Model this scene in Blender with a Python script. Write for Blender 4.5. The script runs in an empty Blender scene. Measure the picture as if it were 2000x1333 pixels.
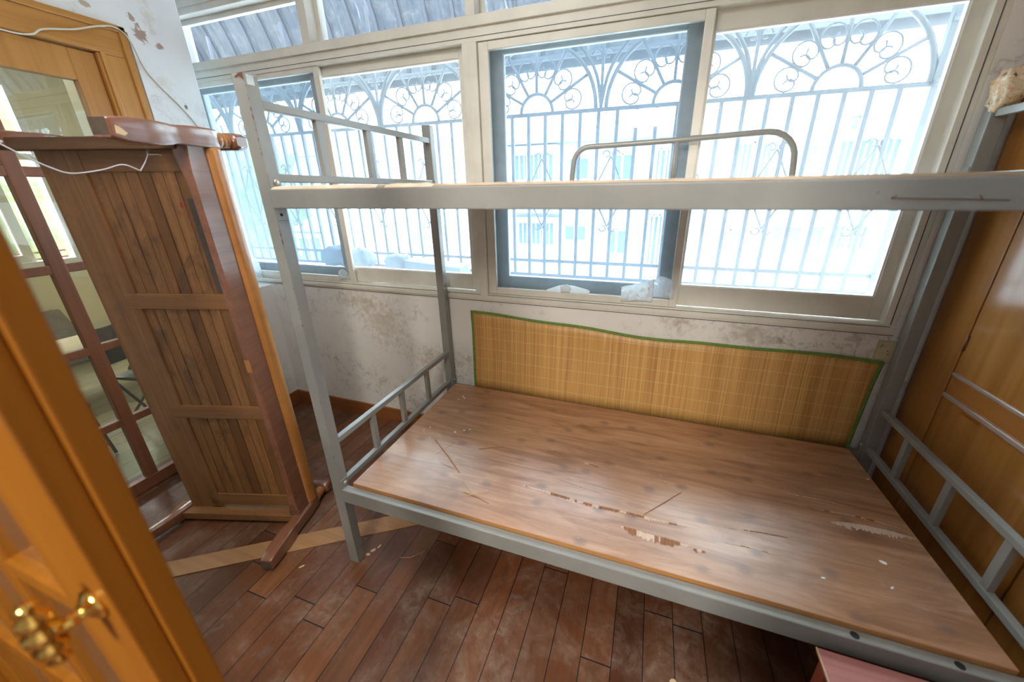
import bpy, bmesh, math, random
from mathutils import Vector, Matrix, noise
random.seed(7)
S = bpy.context.scene
COL = S.collection
PI = math.pi

# ------------------------------------------------------------------ camera, light, exposure
cam_d = bpy.data.cameras.new('camera')
cam_d.sensor_width = 36.0
cam_d.lens = 717.14 / 2000 * 36.0
cam_d.shift_x = -23.45 / 2000
cam_d.shift_y = -27.0 / 2000
cam_d.clip_start = 0.02
cam_d.clip_end = 200
cam_d.dof.use_dof = True
cam_d.dof.focus_distance = 1.9
cam_d.dof.aperture_fstop = 2.0
cam = bpy.data.objects.new('camera', cam_d)
cam.location = (1.0627, -0.8127, 1.453)
cam.rotation_euler = (math.radians(69.62508), math.radians(0.69475), math.radians(18.54067))
COL.objects.link(cam)
S.camera = cam

S.view_settings.view_transform = 'Standard'
S.view_settings.look = 'None'
S.view_settings.exposure = 1.0
S.view_settings.gamma = 1.0
S.view_settings.use_curve_mapping = False
S.cycles.use_denoising = True
S.cycles.max_bounces = 12
S.cycles.diffuse_bounces = 5
S.cycles.glossy_bounces = 4
S.cycles.transparent_max_bounces = 24
S.cycles.sample_clamp_indirect = 6

world = bpy.data.worlds.new('sky')
S.world = world
world.use_nodes = True
bg = world.node_tree.nodes['Background']
bg.inputs[0].default_value = (0.93, 0.97, 1.0, 1)
# overcast sky: three times as bright overhead as at the horizon
_wt = world.node_tree
_tc = _wt.nodes.new('ShaderNodeTexCoord')
_sx = _wt.nodes.new('ShaderNodeSeparateXYZ')
_wt.links.new(_tc.outputs['Generated'], _sx.inputs[0])
_mr = _wt.nodes.new('ShaderNodeMapRange')
_mr.inputs['From Min'].default_value = 0.0
_mr.inputs['From Max'].default_value = 1.0
_mr.inputs['To Min'].default_value = 5.0
_mr.inputs['To Max'].default_value = 16.0
_wt.links.new(_sx.outputs[2], _mr.inputs['Value'])
_wt.links.new(_mr.outputs[0], bg.inputs[1])


def area(name, loc, rot, sx, sy, power, color=(1, 1, 1), portal=False):
    l = bpy.data.lights.new(name, 'AREA')
    l.shape = 'RECTANGLE'
    l.size, l.size_y = sx, sy
    l.energy = power
    l.color = color
    if portal:
        l.cycles.is_portal = True
    o = bpy.data.objects.new(name, l)
    o.location = loc
    o.rotation_euler = rot
    COL.objects.link(o)
    return o


# unseen soft area light standing for flash bounced off the balcony ceiling
area('bounced_flash', (0.32, -0.33, 2.585), (0, 0, 0), 0.8, 0.55, 9.5, (1.0, 0.97, 0.91))
area('hall_fill_light', (0.9, -2.3, 2.3), (math.radians(30), 0, 0), 0.5, 0.5, 40, (1.0, 0.95, 0.86))  # added fill through the doorway, no lamp is seen there
area('neighbour_fill_light', (-2.7, 0.6, 2.5), (0, 0, 0), 0.6, 0.6, 1.5, (1.0, 0.95, 0.8))  # unseen weak fill for the next room
area('window_portal', (0.25, 1.06, 1.6), (math.radians(-90), 0, 0), 3.5, 1.5, 1, portal=True)

# ------------------------------------------------------------------ materials


def mat(name):
    m = bpy.data.materials.new(name)
    m.use_nodes = True
    nt = m.node_tree
    for n in list(nt.nodes):
        nt.nodes.remove(n)
    out = nt.nodes.new('ShaderNodeOutputMaterial')
    return m, nt, out


def N(nt, typ, **kw):
    n = nt.nodes.new(typ)
    for k, v in kw.items():
        if k in n.inputs:
            n.inputs[k].default_value = v
        else:
            setattr(n, k, v)
    return n


def L(nt, a, b):
    nt.links.new(a, b)


def principled(nt, out, color=(0.5, 0.5, 0.5), rough=0.5, metal=0.0, spec=0.5):
    b = nt.nodes.new('ShaderNodeBsdfPrincipled')
    b.inputs['Base Color'].default_value = (*color, 1)
    b.inputs['Roughness'].default_value = rough
    b.inputs['Metallic'].default_value = metal
    b.inputs['Specular IOR Level'].default_value = spec
    L(nt, b.outputs[0], out.inputs[0])
    return b


def coords(nt, scale=(1, 1, 1), loc=(0, 0, 0), rot=(0, 0, 0)):
    tc = nt.nodes.new('ShaderNodeTexCoord')
    mp = nt.nodes.new('ShaderNodeMapping')
    mp.inputs['Scale'].default_value = scale
    mp.inputs['Location'].default_value = loc
    mp.inputs['Rotation'].default_value = rot
    L(nt, tc.outputs['Object'], mp.inputs[0])
    return mp.outputs[0]


def noise_t(nt, vec, scale, detail=4, rough=0.55, dist=0.0):
    n = nt.nodes.new('ShaderNodeTexNoise')
    n.inputs['Scale'].default_value = scale
    n.inputs['Detail'].default_value = detail
    n.inputs['Roughness'].default_value = rough
    n.inputs['Distortion'].default_value = dist
    L(nt, vec, n.inputs['Vector'])
    return n.outputs['Fac']


def ramp(nt, fac, stops):
    r = nt.nodes.new('ShaderNodeValToRGB')
    e = r.color_ramp.elements
    while len(e) < len(stops):
        e.new(0.5)
    for i, (p, c) in enumerate(stops):
        e[i].position = p
        e[i].color = (*c, 1) if len(c) == 3 else c
    L(nt, fac, r.inputs[0])
    return r.outputs[0]


def mixc(nt, fac, a, b, mode='MIX'):
    m = nt.nodes.new('ShaderNodeMix')
    m.data_type = 'RGBA'
    m.blend_type = mode
    for sock, v in ((0, fac), (6, a), (7, b)):
        if hasattr(v, 'links'):
            L(nt, v, m.inputs[sock])
        elif sock == 0:
            m.inputs[0].default_value = v
        else:
            m.inputs[sock].default_value = (*v, 1)
    return m.outputs[2]


def math_n(nt, op, a, b=None, clamp=False):
    m = nt.nodes.new('ShaderNodeMath')
    m.operation = op
    m.use_clamp = clamp
    for i, v in enumerate((a, b)):
        if v is None:
            continue
        if hasattr(v, 'links'):
            L(nt, v, m.inputs[i])
        else:
            m.inputs[i].default_value = v
    return m.outputs[0]


def bump(nt, height, bsdf, strength=0.2, distance=0.002):
    b = nt.nodes.new('ShaderNodeBump')
    b.inputs['Strength'].default_value = strength
    b.inputs['Distance'].default_value = distance
    L(nt, height, b.inputs['Height'])
    L(nt, b.outputs[0], bsdf.inputs['Normal'])


BW = ((0, 0, 0), (1, 1, 1))


def wood(name, c1, c2, axis, rough=0.35, grain=1.0, spec=0.5, dirt=0.0, dirtc=(0.05, 0.03, 0.02), coat=0.0):
    """varnished or bare wood whose grain runs along the given axis"""
    m, nt, out = mat(name)
    b = principled(nt, out, rough=rough, spec=spec)
    sc = [14, 14, 14]
    sc['xyz'.index(axis)] = 0.9
    v = coords(nt, tuple(s * grain for s in sc))
    n1 = noise_t(nt, v, 2.2, 6, 0.6, 0.6)
    c = ramp(nt, n1, [(0.3, c1), (0.7, c2)])
    v2 = coords(nt, tuple(s * 6 * grain if s > 5 else s for s in sc))
    n2 = noise_t(nt, v2, 2.0, 3, 0.5)
    c = mixc(nt, math_n(nt, 'MULTIPLY', ramp(nt, n2, [(0.45, BW[0]), (0.75, BW[1])]), 0.3), c, tuple(x * 0.55 for x in c1))
    if dirt > 0:
        v3 = coords(nt)
        n3 = noise_t(nt, v3, 9, 5, 0.65, 0.8)
        c = mixc(nt, math_n(nt, 'MULTIPLY', ramp(nt, n3, [(0.5, BW[0]), (0.68, BW[1])]), dirt), c, dirtc)
    L(nt, c, b.inputs['Base Color'])
    if coat:
        b.inputs['Coat Weight'].default_value = coat
        b.inputs['Coat Roughness'].default_value = 0.12
    bump(nt, n2, b, 0.08, 0.001)
    return m


def plain(name, color, rough=0.5, metal=0.0, spec=0.5, var=0.0, scale=20):
    m, nt, out = mat(name)
    b = principled(nt, out, color, rough, metal, spec)
    if var:
        n = noise_t(nt, coords(nt), scale, 4)
        c = mixc(nt, ramp(nt, n, [(0.35, BW[0]), (0.7, BW[1])]), color, tuple(x * (1 - var) for x in color))
        L(nt, c, b.inputs['Base Color'])
    return m


def plaster(name, base, dirt_c, dirt_amt, patches=()):
    m, nt, out = mat(name)
    b = principled(nt, out, rough=0.85, spec=0.2)
    v = coords(nt)
    n1 = noise_t(nt, v, 3.0, 6, 0.6, 0.5)
    n2 = noise_t(nt, v, 22.0, 6, 0.7, 1.2)
    c = mixc(nt, ramp(nt, n1, [(0.4, BW[0]), (0.75, BW[1])]), base, tuple(x * 0.9 for x in base))
    k = math_n(nt, 'MULTIPLY', ramp(nt, n1, [(0.48, BW[0]), (0.62, BW[1])]), ramp(nt, n2, [(0.5, BW[0]), (0.63, BW[1])]))
    c = mixc(nt, math_n(nt, 'MULTIPLY', k, dirt_amt), c, dirt_c)
    hgt = n2
    for (px, py, pz, r, col, ax, sharp) in patches:
        # a patch of bare or stained plaster with its own ragged outline
        tc = nt.nodes.new('ShaderNodeTexCoord')
        sub = nt.nodes.new('ShaderNodeVectorMath')
        sub.operation = 'SUBTRACT'
        sub.inputs[1].default_value = (px, py, pz)
        L(nt, tc.outputs['Object'], sub.inputs[0])
        ln = nt.nodes.new('ShaderNodeVectorMath')
        ln.operation = 'MULTIPLY'
        ln.inputs[1].default_value = ax
        L(nt, sub.outputs[0], ln.inputs[0])
        le = nt.nodes.new('ShaderNodeVectorMath')
        le.operation = 'LENGTH'
        L(nt, ln.outputs[0], le.inputs[0])
        wob = noise_t(nt, v, 34.0, 4, 0.6, 0.6)
        d = math_n(nt, 'ADD', le.outputs['Value'], math_n(nt, 'MULTIPLY', math_n(nt, 'SUBTRACT', wob, 0.5), r * 3.2))
        f = ramp(nt, d, [(max(0.0, r * (1 - sharp)), BW[1]), (r, BW[0])])
        f = math_n(nt, 'MULTIPLY', f, 0.9 if sharp < 0.3 else 0.55)
        c = mixc(nt, f, c, col)
    L(nt, c, b.inputs['Base Color'])
    bump(nt, hgt, b, 0.25, 0.003)
    return m


def glass(name, tint=(1, 1, 1), dust=0.1, dustc=(0.9, 0.93, 0.95), smear=True, refl=1.0):
    m, nt, out = mat(name)
    tr = N(nt, 'ShaderNodeBsdfTransparent')
    tr.inputs[0].default_value = (*tint, 1)
    gl = N(nt, 'ShaderNodeBsdfGlossy')
    gl.inputs['Roughness'].default_value = 0.02
    fr = N(nt, 'ShaderNodeFresnel')
    geo = N(nt, 'ShaderNodeNewGeometry')
    # a thin flat pane: the same reflectance on the way in and on the way out
    L(nt, math_n(nt, 'ADD', 1.48, math_n(nt, 'MULTIPLY', geo.outputs['Backfacing'], 1 / 1.48 - 1.48)), fr.inputs[0])
    mx = N(nt, 'ShaderNodeMixShader')
    L(nt, math_n(nt, 'MULTIPLY', fr.outputs[0], refl, True), mx.inputs[0])
    L(nt, tr.outputs[0], mx.inputs[1])
    L(nt, gl.outputs[0], mx.inputs[2])
    df = N(nt, 'ShaderNodeBsdfDiffuse')
    df.inputs[0].default_value = (*dustc, 1)
    tl = N(nt, 'ShaderNodeBsdfTranslucent')
    tl.inputs[0].default_value = (*dustc, 1)
    ad = N(nt, 'ShaderNodeMixShader')
    ad.inputs[0].default_value = 0.5
    L(nt, df.outputs[0], ad.inputs[1])
    L(nt, tl.outputs[0], ad.inputs[2])
    m2 = N(nt, 'ShaderNodeMixShader')
    if smear:
        n = noise_t(nt, coords(nt), 5, 5, 0.6, 1.0)
        f = ramp(nt, n, [(0.3, (dust * 0.75,) * 3), (0.75, (dust * 1.5,) * 3)])
        L(nt, f, m2.inputs[0])
    else:
        m2.inputs[0].default_value = dust
    L(nt, mx.outputs[0], m2.inputs[1])
    L(nt, ad.outputs[0], m2.inputs[2])
    L(nt, m2.outputs[0], out.inputs[0])
    return m


def film(name, color, alpha, rough=0.3, glossy=0.1):
    """thin translucent plastic"""
    m, nt, out = mat(name)
    b = principled(nt, out, color, rough)
    tl = N(nt, 'ShaderNodeBsdfTranslucent')
    tl.inputs[0].default_value = (*color, 1)
    mx = N(nt, 'ShaderNodeMixShader')
    mx.inputs[0].default_value = 0.5
    L(nt, b.outputs[0], mx.inputs[1])
    L(nt, tl.outputs[0], mx.inputs[2])
    tr = N(nt, 'ShaderNodeBsdfTransparent')
    m2 = N(nt, 'ShaderNodeMixShader')
    m2.inputs[0].default_value = alpha
    L(nt, tr.outputs[0], m2.inputs[1])
    L(nt, mx.outputs[0], m2.inputs[2])
    L(nt, m2.outputs[0], out.inputs[0])
    return m


def painted_steel(name, col, rust=0.6):
    m, nt, out = mat(name)
    b = principled(nt, out, rough=0.26, spec=0.6)
    v = coords(nt)
    n1 = noise_t(nt, v, 6, 5, 0.6)
    c = mixc(nt, ramp(nt, n1, [(0.35, BW[0]), (0.7, BW[1])]), col, tuple(x * 0.86 for x in col))
    n2 = noise_t(nt, v, 55, 6, 0.7, 0.5)
    n3 = noise_t(nt, v, 4.0, 3, 0.5)
    k = math_n(nt, 'MULTIPLY', ramp(nt, n2, [(0.66, BW[0]), (0.7, BW[1])]), ramp(nt, n3, [(0.52, BW[0]), (0.6, BW[1])]))
    c = mixc(nt, math_n(nt, 'MULTIPLY', k, rust), c, (0.22, 0.10, 0.055))
    L(nt, c, b.inputs['Base Color'])
    return m


def floor_mat(name, tones, plank=0.098, length=0.95, gap=0.032, rough=0.36):
    """boards running along y, each board its own tone, dark gaps, worn and dusty patches"""
    m, nt, out = mat(name)
    b = principled(nt, out, rough=rough, spec=0.5)
    tc = nt.nodes.new('ShaderNodeTexCoord')
    sp = nt.nodes.new('ShaderNodeSeparateXYZ')
    L(nt, tc.outputs['Object'], sp.inputs[0])
    px = math_n(nt, 'DIVIDE', sp.outputs[0], plank)
    row = math_n(nt, 'FLOOR', px)
    wn = nt.nodes.new('ShaderNodeTexWhiteNoise')
    wn.noise_dimensions = '1D'
    L(nt, row, wn.inputs['W'])
    py = math_n(nt, 'ADD', math_n(nt, 'DIVIDE', sp.outputs[1], length), math_n(nt, 'MULTIPLY', wn.outputs['Value'], 7.3))
    col_i = math_n(nt, 'FLOOR', py)
    cb = nt.nodes.new('ShaderNodeCombineXYZ')
    L(nt, row, cb.inputs[0])
    L(nt, col_i, cb.inputs[1])
    wn2 = nt.nodes.new('ShaderNodeTexWhiteNoise')
    wn2.noise_dimensions = '2D'
    L(nt, cb.outputs[0], wn2.inputs['Vector'])
    c = ramp(nt, wn2.outputs['Value'], [(i / (len(tones) - 1), t) for i, t in enumerate(tones)])
    v = coords(nt, (14, 1.5, 1))
    g = noise_t(nt, v, 3.0, 6, 0.65, 0.6)
    c = mixc(nt, math_n(nt, 'MULTIPLY', ramp(nt, g, [(0.4, BW[0]), (0.7, BW[1])]), 0.4), c, tuple(x * 0.5 for x in tones[0]))
    wv = coords(nt)
    w = noise_t(nt, wv, 4.2, 7, 0.68, 0.9)
    w2 = noise_t(nt, coords(nt, (1, 1, 1), (3, 1, 0)), 26, 6, 0.7, 0.7)
    worn = math_n(nt, 'MULTIPLY', ramp(nt, w, [(0.46, BW[0]), (0.66, BW[1])]), ramp(nt, w2, [(0.35, BW[0]), (0.62, BW[1])]))
    c = mixc(nt, math_n(nt, 'MULTIPLY', worn, 0.55), c, (0.27, 0.20, 0.15))
    w3 = noise_t(nt, coords(nt, (1, 1, 1), (8, 5, 0)), 7, 5, 0.6, 1.2)
    c = mixc(nt, math_n(nt, 'MULTIPLY', ramp(nt, w3, [(0.62, BW[0]), (0.72, BW[1])]), 0.5), c, (0.16, 0.15, 0.14))
    fx = math_n(nt, 'FRACT', px)
    fy = math_n(nt, 'FRACT', py)
    gx = math_n(nt, 'LESS_THAN', fx, gap)
    gy = math_n(nt, 'LESS_THAN', fy, gap * plank / length * 1.3)
    gg = math_n(nt, 'MAXIMUM', gx, gy)
    c = mixc(nt, gg, c, (0.012, 0.008, 0.006))
    L(nt, c, b.inputs['Base Color'])
    r = ramp(nt, w, [(0.35, (rough * 0.8,) * 3), (0.7, (min(1, rough * 1.7),) * 3)])
    L(nt, r, b.inputs['Roughness'])
    h = math_n(nt, 'SUBTRACT', math_n(nt, 'MULTIPLY', g, 0.12), gg)
    bump(nt, h, b, 0.35, 0.003)
    return m


def ply_mat():
    m, nt, out = mat('plywood')
    b = principled(nt, out, rough=0.3, spec=1.0)
    v = coords(nt, (1.1, 9, 9))
    n1 = noise_t(nt, v, 2.3, 7, 0.62, 1.3)
    c = ramp(nt, n1, [(0.28, (0.22, 0.094, 0.038)), (0.5, (0.40, 0.205, 0.105)), (0.74, (0.53, 0.315, 0.19))])
    v2 = coords(nt, (5, 120, 30))
    n2 = noise_t(nt, v2, 1.0, 3, 0.6)
    c = mixc(nt, math_n(nt, 'MULTIPLY', ramp(nt, n2, [(0.5, BW[0]), (0.72, BW[1])]), 0.28), c, (0.24, 0.12, 0.065))
    # knots
    vo = nt.nodes.new('ShaderNodeTexVoronoi')
    vo.voronoi_dimensions = '2D'
    vo.inputs['Scale'].default_value = 1.0
    L(nt, coords(nt, (5.2, 7.4, 1)), vo.inputs['Vector'])
    kn = ramp(nt, vo.outputs['Distance'], [(0.05, BW[1]), (0.15, BW[0])])
    n3 = noise_t(nt, coords(nt), 2.5, 2)
    kn = math_n(nt, 'MULTIPLY', kn, ramp(nt, n3, [(0.32, BW[0]), (0.42, BW[1])]))
    c = mixc(nt, math_n(nt, 'MULTIPLY', kn, 0.55), c, (0.13, 0.075, 0.06))
    # stains
    n4 = noise_t(nt, coords(nt, (1.2, 2.6, 1), (2, 0, 0)), 2.2, 6, 0.6, 1.0)
    c = mixc(nt, math_n(nt, 'MULTIPLY', ramp(nt, n4, [(0.52, BW[0]), (0.7, BW[1])]), 0.5), c, (0.25, 0.11, 0.055))
    # chalky scuffs
    n5 = noise_t(nt, coords(nt, (3, 6, 1), (5, 2, 0)), 6, 7, 0.7, 0.5)
    c = mixc(nt, math_n(nt, 'MULTIPLY', ramp(nt, n5, [(0.62, BW[0]), (0.75, BW[1])]), 0.35), c, (0.62, 0.5, 0.43))
    L(nt, c, b.inputs['Base Color'])
    r = ramp(nt, n4, [(0.4, (0.29,) * 3), (0.7, (0.42,) * 3)])
    L(nt, r, b.inputs['Roughness'])
    bump(nt, n2, b, 0.12, 0.001)
    return m


def bamboo_mat():
    m, nt, out = mat('bamboo_slivers')
    b = principled(nt, out, rough=0.45, spec=0.4)
    v = coords(nt, (150, 1, 1.2))
    n1 = noise_t(nt, v, 1.0, 2, 0.5)
    c = ramp(nt, n1, [(0.25, (0.42, 0.195, 0.045)), (0.5, (0.58, 0.32, 0.10)), (0.75, (0.68, 0.42, 0.155))])
    v2 = coords(nt, (26, 1, 1.0))
    n2 = noise_t(nt, v2, 1.0, 4, 0.6)
    c = mixc(nt, math_n(nt, 'MULTIPLY', ramp(nt, n2, [(0.5, BW[0]), (0.75, BW[1])]), 0.5), c, (0.30, 0.135, 0.035))
    sp = nt.nodes.new('ShaderNodeSeparateXYZ')
    tc = nt.nodes.new('ShaderNodeTexCoord')
    L(nt, tc.outputs['Object'], sp.inputs[0])
    f = math_n(nt, 'FRACT', math_n(nt, 'DIVIDE', sp.outputs[2], 0.062))
    st = math_n(nt, 'LESS_THAN', f, 0.035)
    c = mixc(nt, math_n(nt, 'MULTIPLY', st, 0.6), c, (0.66, 0.55, 0.32))
    L(nt, c, b.inputs['Base Color'])
    bump(nt, n1, b, 0.15, 0.001)
    return m


def awning_mat():
    m, nt, out = mat('awning_sheet')
    b = principled(nt, out, rough=0.3)
    v = coords(nt, (1, 2.2, 1.4))
    n = noise_t(nt, v, 9, 5, 0.7, 1.0)
    c = ramp(nt, n, [(0.3, (0.06, 0.07, 0.085)), (0.55, (0.10, 0.105, 0.11)), (0.72, (0.17, 0.175, 0.17))])
    L(nt, c, b.inputs['Base Color'])
    tl = N(nt, 'ShaderNodeBsdfTranslucent')
    L(nt, c, tl.inputs[0])
    mx = N(nt, 'ShaderNodeMixShader')
    mx.inputs[0].default_value = 0.13
    L(nt, b.outputs[0], mx.inputs[1])
    L(nt, tl.outputs[0], mx.inputs[2])
    # clear glints where the corrugated plastic is still bright
    tr = N(nt, 'ShaderNodeBsdfTransparent')
    tr.inputs[0].default_value = (0.75, 0.86, 0.93, 1)
    n2 = noise_t(nt, coords(nt, (26, 3, 2)), 1.0, 4, 0.6, 1.4)
    m2 = N(nt, 'ShaderNodeMixShader')
    L(nt, ramp(nt, n2, [(0.64, BW[0]), (0.78, (0.12, 0.12, 0.12))]), m2.inputs[0])
    L(nt, mx.outputs[0], m2.inputs[1])
    L(nt, tr.outputs[0], m2.inputs[2])
    L(nt, m2.outputs[0], out.inputs[0])
    return m


def foliage_mat():
    m, nt, out = mat('leaves')
    b = principled(nt, out, rough=0.6)
    n = noise_t(nt, coords(nt), 7, 6, 0.7)
    c = ramp(nt, n, [(0.3, (0.03, 0.055, 0.018)), (0.55, (0.10, 0.14, 0.055)), (0.75, (0.21, 0.24, 0.12))])
    L(nt, c, b.inputs['Base Color'])
    return m


def cloth_print():
    m, nt, out = mat('printed_plastic')
    b = principled(nt, out, rough=0.35)
    n = noise_t(nt, coords(nt), 30, 3, 0.5, 2.0)
    c = ramp(nt, n, [(0.46, (0.66, 0.56, 0.38)), (0.5, (0.70, 0.27, 0.06)), (0.535, (0.74, 0.66, 0.50))])
    n2 = noise_t(nt, coords(nt, (1, 1, 1), (4, 0, 1)), 75, 2, 0.5)
    c = mixc(nt, ramp(nt, n2, [(0.66, BW[0]), (0.69, BW[1])]), c, (0.10, 0.15, 0.22))
    sp = nt.nodes.new('ShaderNodeSeparateXYZ')
    tc = nt.nodes.new('ShaderNodeTexCoord')
    L(nt, tc.outputs['Object'], sp.inputs[0])
    L(nt, mixc(nt, ramp(nt, math_n(nt, 'ADD', math_n(nt, 'MULTIPLY', sp.outputs[2], 12.0), 0.5), [(0.48, BW[1]), (0.6, BW[0])]), c, (0.70, 0.62, 0.44)), b.inputs['Base Color'])
    return m


def slat_wood(name):
    """old slats side by side, each with its own tone, dirt in patches"""
    m, nt, out = mat(name)
    b = principled(nt, out, rough=0.5, spec=0.4)
    tc = nt.nodes.new('ShaderNodeTexCoord')
    sp = nt.nodes.new('ShaderNodeSeparateXYZ')
    L(nt, tc.outputs['Object'], sp.inputs[0])
    wn = nt.nodes.new('ShaderNodeTexWhiteNoise')
    wn.noise_dimensions = '1D'
    L(nt, math_n(nt, 'FLOOR', math_n(nt, 'DIVIDE', math_n(nt, 'SUBTRACT', sp.outputs[0], 0.034), 0.0421)), wn.inputs['W'])
    c = ramp(nt, wn.outputs['Value'], [(0.0, (0.20, 0.088, 0.027)), (0.5, (0.28, 0.126, 0.040)), (1.0, (0.35, 0.165, 0.053))])
    g = noise_t(nt, coords(nt, (34, 34, 1.6)), 2.0, 6, 0.65, 0.8)
    c = mixc(nt, math_n(nt, 'MULTIPLY', ramp(nt, g, [(0.35, BW[0]), (0.7, BW[1])]), 0.55), c, (0.085, 0.038, 0.018))
    d = noise_t(nt, coords(nt, (1.6, 1.6, 0.8)), 7, 6, 0.7, 1.0)
    c = mixc(nt, math_n(nt, 'MULTIPLY', ramp(nt, d, [(0.5, BW[0]), (0.68, BW[1])]), 0.65), c, (0.06, 0.034, 0.02))
    e = noise_t(nt, coords(nt, (1, 1, 1), (5, 2, 1)), 16, 5, 0.7, 0.6)
    c = mixc(nt, math_n(nt, 'MULTIPLY', ramp(nt, e, [(0.64, BW[0]), (0.74, BW[1])]), 0.5), c, (0.42, 0.26, 0.14))
    L(nt, c, b.inputs['Base Color'])
    bump(nt, g, b, 0.2, 0.001)
    return m


M = {}
M['plaster'] = plaster('plaster_white', (0.80, 0.79, 0.775), (0.25, 0.20, 0.15), 0.28)
M['plaster_window'] = plaster('plaster_parapet', (0.76, 0.735, 0.70), (0.30, 0.245, 0.18), 0.6, [
    (-0.42, 0.915, 0.70, 0.14, (0.44, 0.37, 0.28), (0.7, 1, 0.8), 0.9),
    (-0.12, 0.915, 0.50, 0.10, (0.44, 0.37, 0.28), (0.8, 1, 1), 0.9),
    (-0.62, 0.915, 0.83, 0.10, (0.48, 0.41, 0.32), (0.5, 1, 1.6), 0.9),
    (1.52, 0.915, 0.85, 0.10, (0.36, 0.32, 0.22), (0.7, 1, 1.4), 0.9),
    (1.64, 0.915, 0.835, 0.018, (0.20, 0.16, 0.10), (1, 1, 1), 0.3),
    (1.22, 0.915, 0.88, 0.06, (0.42, 0.36, 0.27), (0.6, 1, 1.5), 0.9)])
M['plaster_left'] = plaster('plaster_peeling', (0.82, 0.82, 0.81), (0.34, 0.28, 0.22), 0.30, [
    (-1.3, 0.600, 2.165, 0.026, (0.38, 0.25, 0.19), (1, 0.9, 0.65), 0.2),
    (-1.3, 0.585, 2.225, 0.014, (0.42, 0.28, 0.21), (1, 1, 0.8), 0.2),
    (-1.3, 0.672, 2.135, 0.013, (0.40, 0.26, 0.20), (1, 0.8, 1), 0.2),
    (-1.3, 0.430, 2.215, 0.014, (0.45, 0.34, 0.26), (1, 0.8, 1), 0.2),
    (-1.3, 0.708, 1.885, 0.008, (0.12, 0.10, 0.08), (1, 1, 0.5), 0.2),
    (-1.3, 0.545, 2.04, 0.03, (0.66, 0.58, 0.47), (1, 0.7, 1), 0.8),
    (-1.3, 0.655, 2.24, 0.035, (0.66, 0.58, 0.48), (1, 1, 0.5), 0.8),
    (-1.3, 0.64, 1.98, 0.03, (0.68, 0.60, 0.50), (1, 0.6, 1), 0.8)])
M['ceiling'] = plain('ceiling_paint', (0.78, 0.77, 0.75), 0.9)
M['ceiling_next'] = plain('beige_ceiling_paint', (0.45, 0.42, 0.34), 0.9)
M['floor'] = floor_mat('red_floor_boards', [(0.085, 0.030, 0.013), (0.125, 0.045, 0.018), (0.165, 0.058, 0.022), (0.105, 0.042, 0.020), (0.20, 0.076, 0.027)])
M['floor_next'] = floor_mat('pale_floor_boards', [(0.30, 0.27, 0.15), (0.36, 0.32, 0.19), (0.33, 0.30, 0.17)], 0.14, 1.6, 0.02, 0.16)
M['yellow_wall'] = plain('cream_wall_paint', (0.76, 0.73, 0.56), 0.8)
M['alu'] = plain('cream_aluminium', (0.70, 0.67, 0.59), 0.38, 0.0, 0.5, 0.12, 8)
M['alu_grey'] = plain('grey_aluminium', (0.50, 0.50, 0.47), 0.4, 0.0, 0.5, 0.15, 30)
M['white_alu'] = plain('white_window_paint', (0.80, 0.80, 0.78), 0.45)
M['seal'] = plain('rubber_seal', (0.05, 0.05, 0.05), 0.6)
M['glass'] = glass('dusty_glare_glass', (0.88, 0.97, 1.0), 0.085, (0.78, 0.89, 1.0))  # dust film, thickened to stand in for glare and bloom as well
M['screen'] = glass('insect_mesh', (0.86, 0.90, 0.94), 0.14, (0.3, 0.34, 0.38), False, 0.0)
M['glass_clear'] = glass('door_glass', (0.96, 0.96, 0.94), 0.03, (0.8, 0.8, 0.75), True, 2.4)
M['glass_dirty'] = glass('transom_glass', (0.86, 0.93, 1.0), 0.018, (0.72, 0.84, 0.96))
M['steel'] = painted_steel('grey_painted_steel', (0.27, 0.272, 0.255))
M['zinc'] = plain('zinc_bolt', (0.62, 0.60, 0.55), 0.3, 0.9)
M['dark'] = plain('black_void', (0.012, 0.012, 0.012), 0.8)
M['ply'] = ply_mat()
M['ply_edge'] = wood('plywood_edge', (0.36, 0.15, 0.04), (0.50, 0.24, 0.075), 'x', 0.5)
M['veneer_torn'] = wood('torn_veneer', (0.60, 0.43, 0.33), (0.72, 0.55, 0.44), 'y', 0.75, 3.0)
M['veneer_hole'] = wood('inner_ply', (0.15, 0.06, 0.022), (0.42, 0.20, 0.10), 'y', 0.75, 5.0)
M['thin_ply'] = plain('thin_ply', (0.62, 0.49, 0.36), 0.6, 0, 0.4, 0.3, 12)
M['oak_door'] = wood('orange_door_varnish', (0.44, 0.185, 0.035), (0.53, 0.245, 0.055), 'z', 0.33, 0.5, 0.5, 0.0)
M['oak_door_h'] = wood('orange_door_varnish_across', (0.44, 0.185, 0.035), (0.53, 0.245, 0.055), 'y', 0.33, 0.5)
M['near_door'] = wood('near_door_varnish', (0.25, 0.085, 0.006), (0.31, 0.115, 0.010), 'z', 0.4, 0.35, 0.4)
M['muntin'] = wood('shaded_brown_muntin', (0.17, 0.06, 0.028), (0.24, 0.09, 0.04), 'z', 0.35, 0.8)  # darker than the orange door: backlit shade is put into the colour
M['cabinet'] = wood('cabinet_veneer', (0.29, 0.115, 0.024), (0.40, 0.178, 0.045), 'z', 0.22, 0.35, 0.5, 0.0, coat=0.3)
M['cabinet_dark'] = wood('cabinet_strip_wood', (0.30, 0.11, 0.022), (0.36, 0.145, 0.035), 'y', 0.3, 0.5)
M['strip'] = plain('brushed_strip', (0.62, 0.55, 0.52), 0.25, 0.7)
M['brass'] = plain('polished_brass', (0.83, 0.57, 0.16), 0.16, 1.0)
M['sofa'] = slat_wood('sofa_slat_wood')
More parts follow.
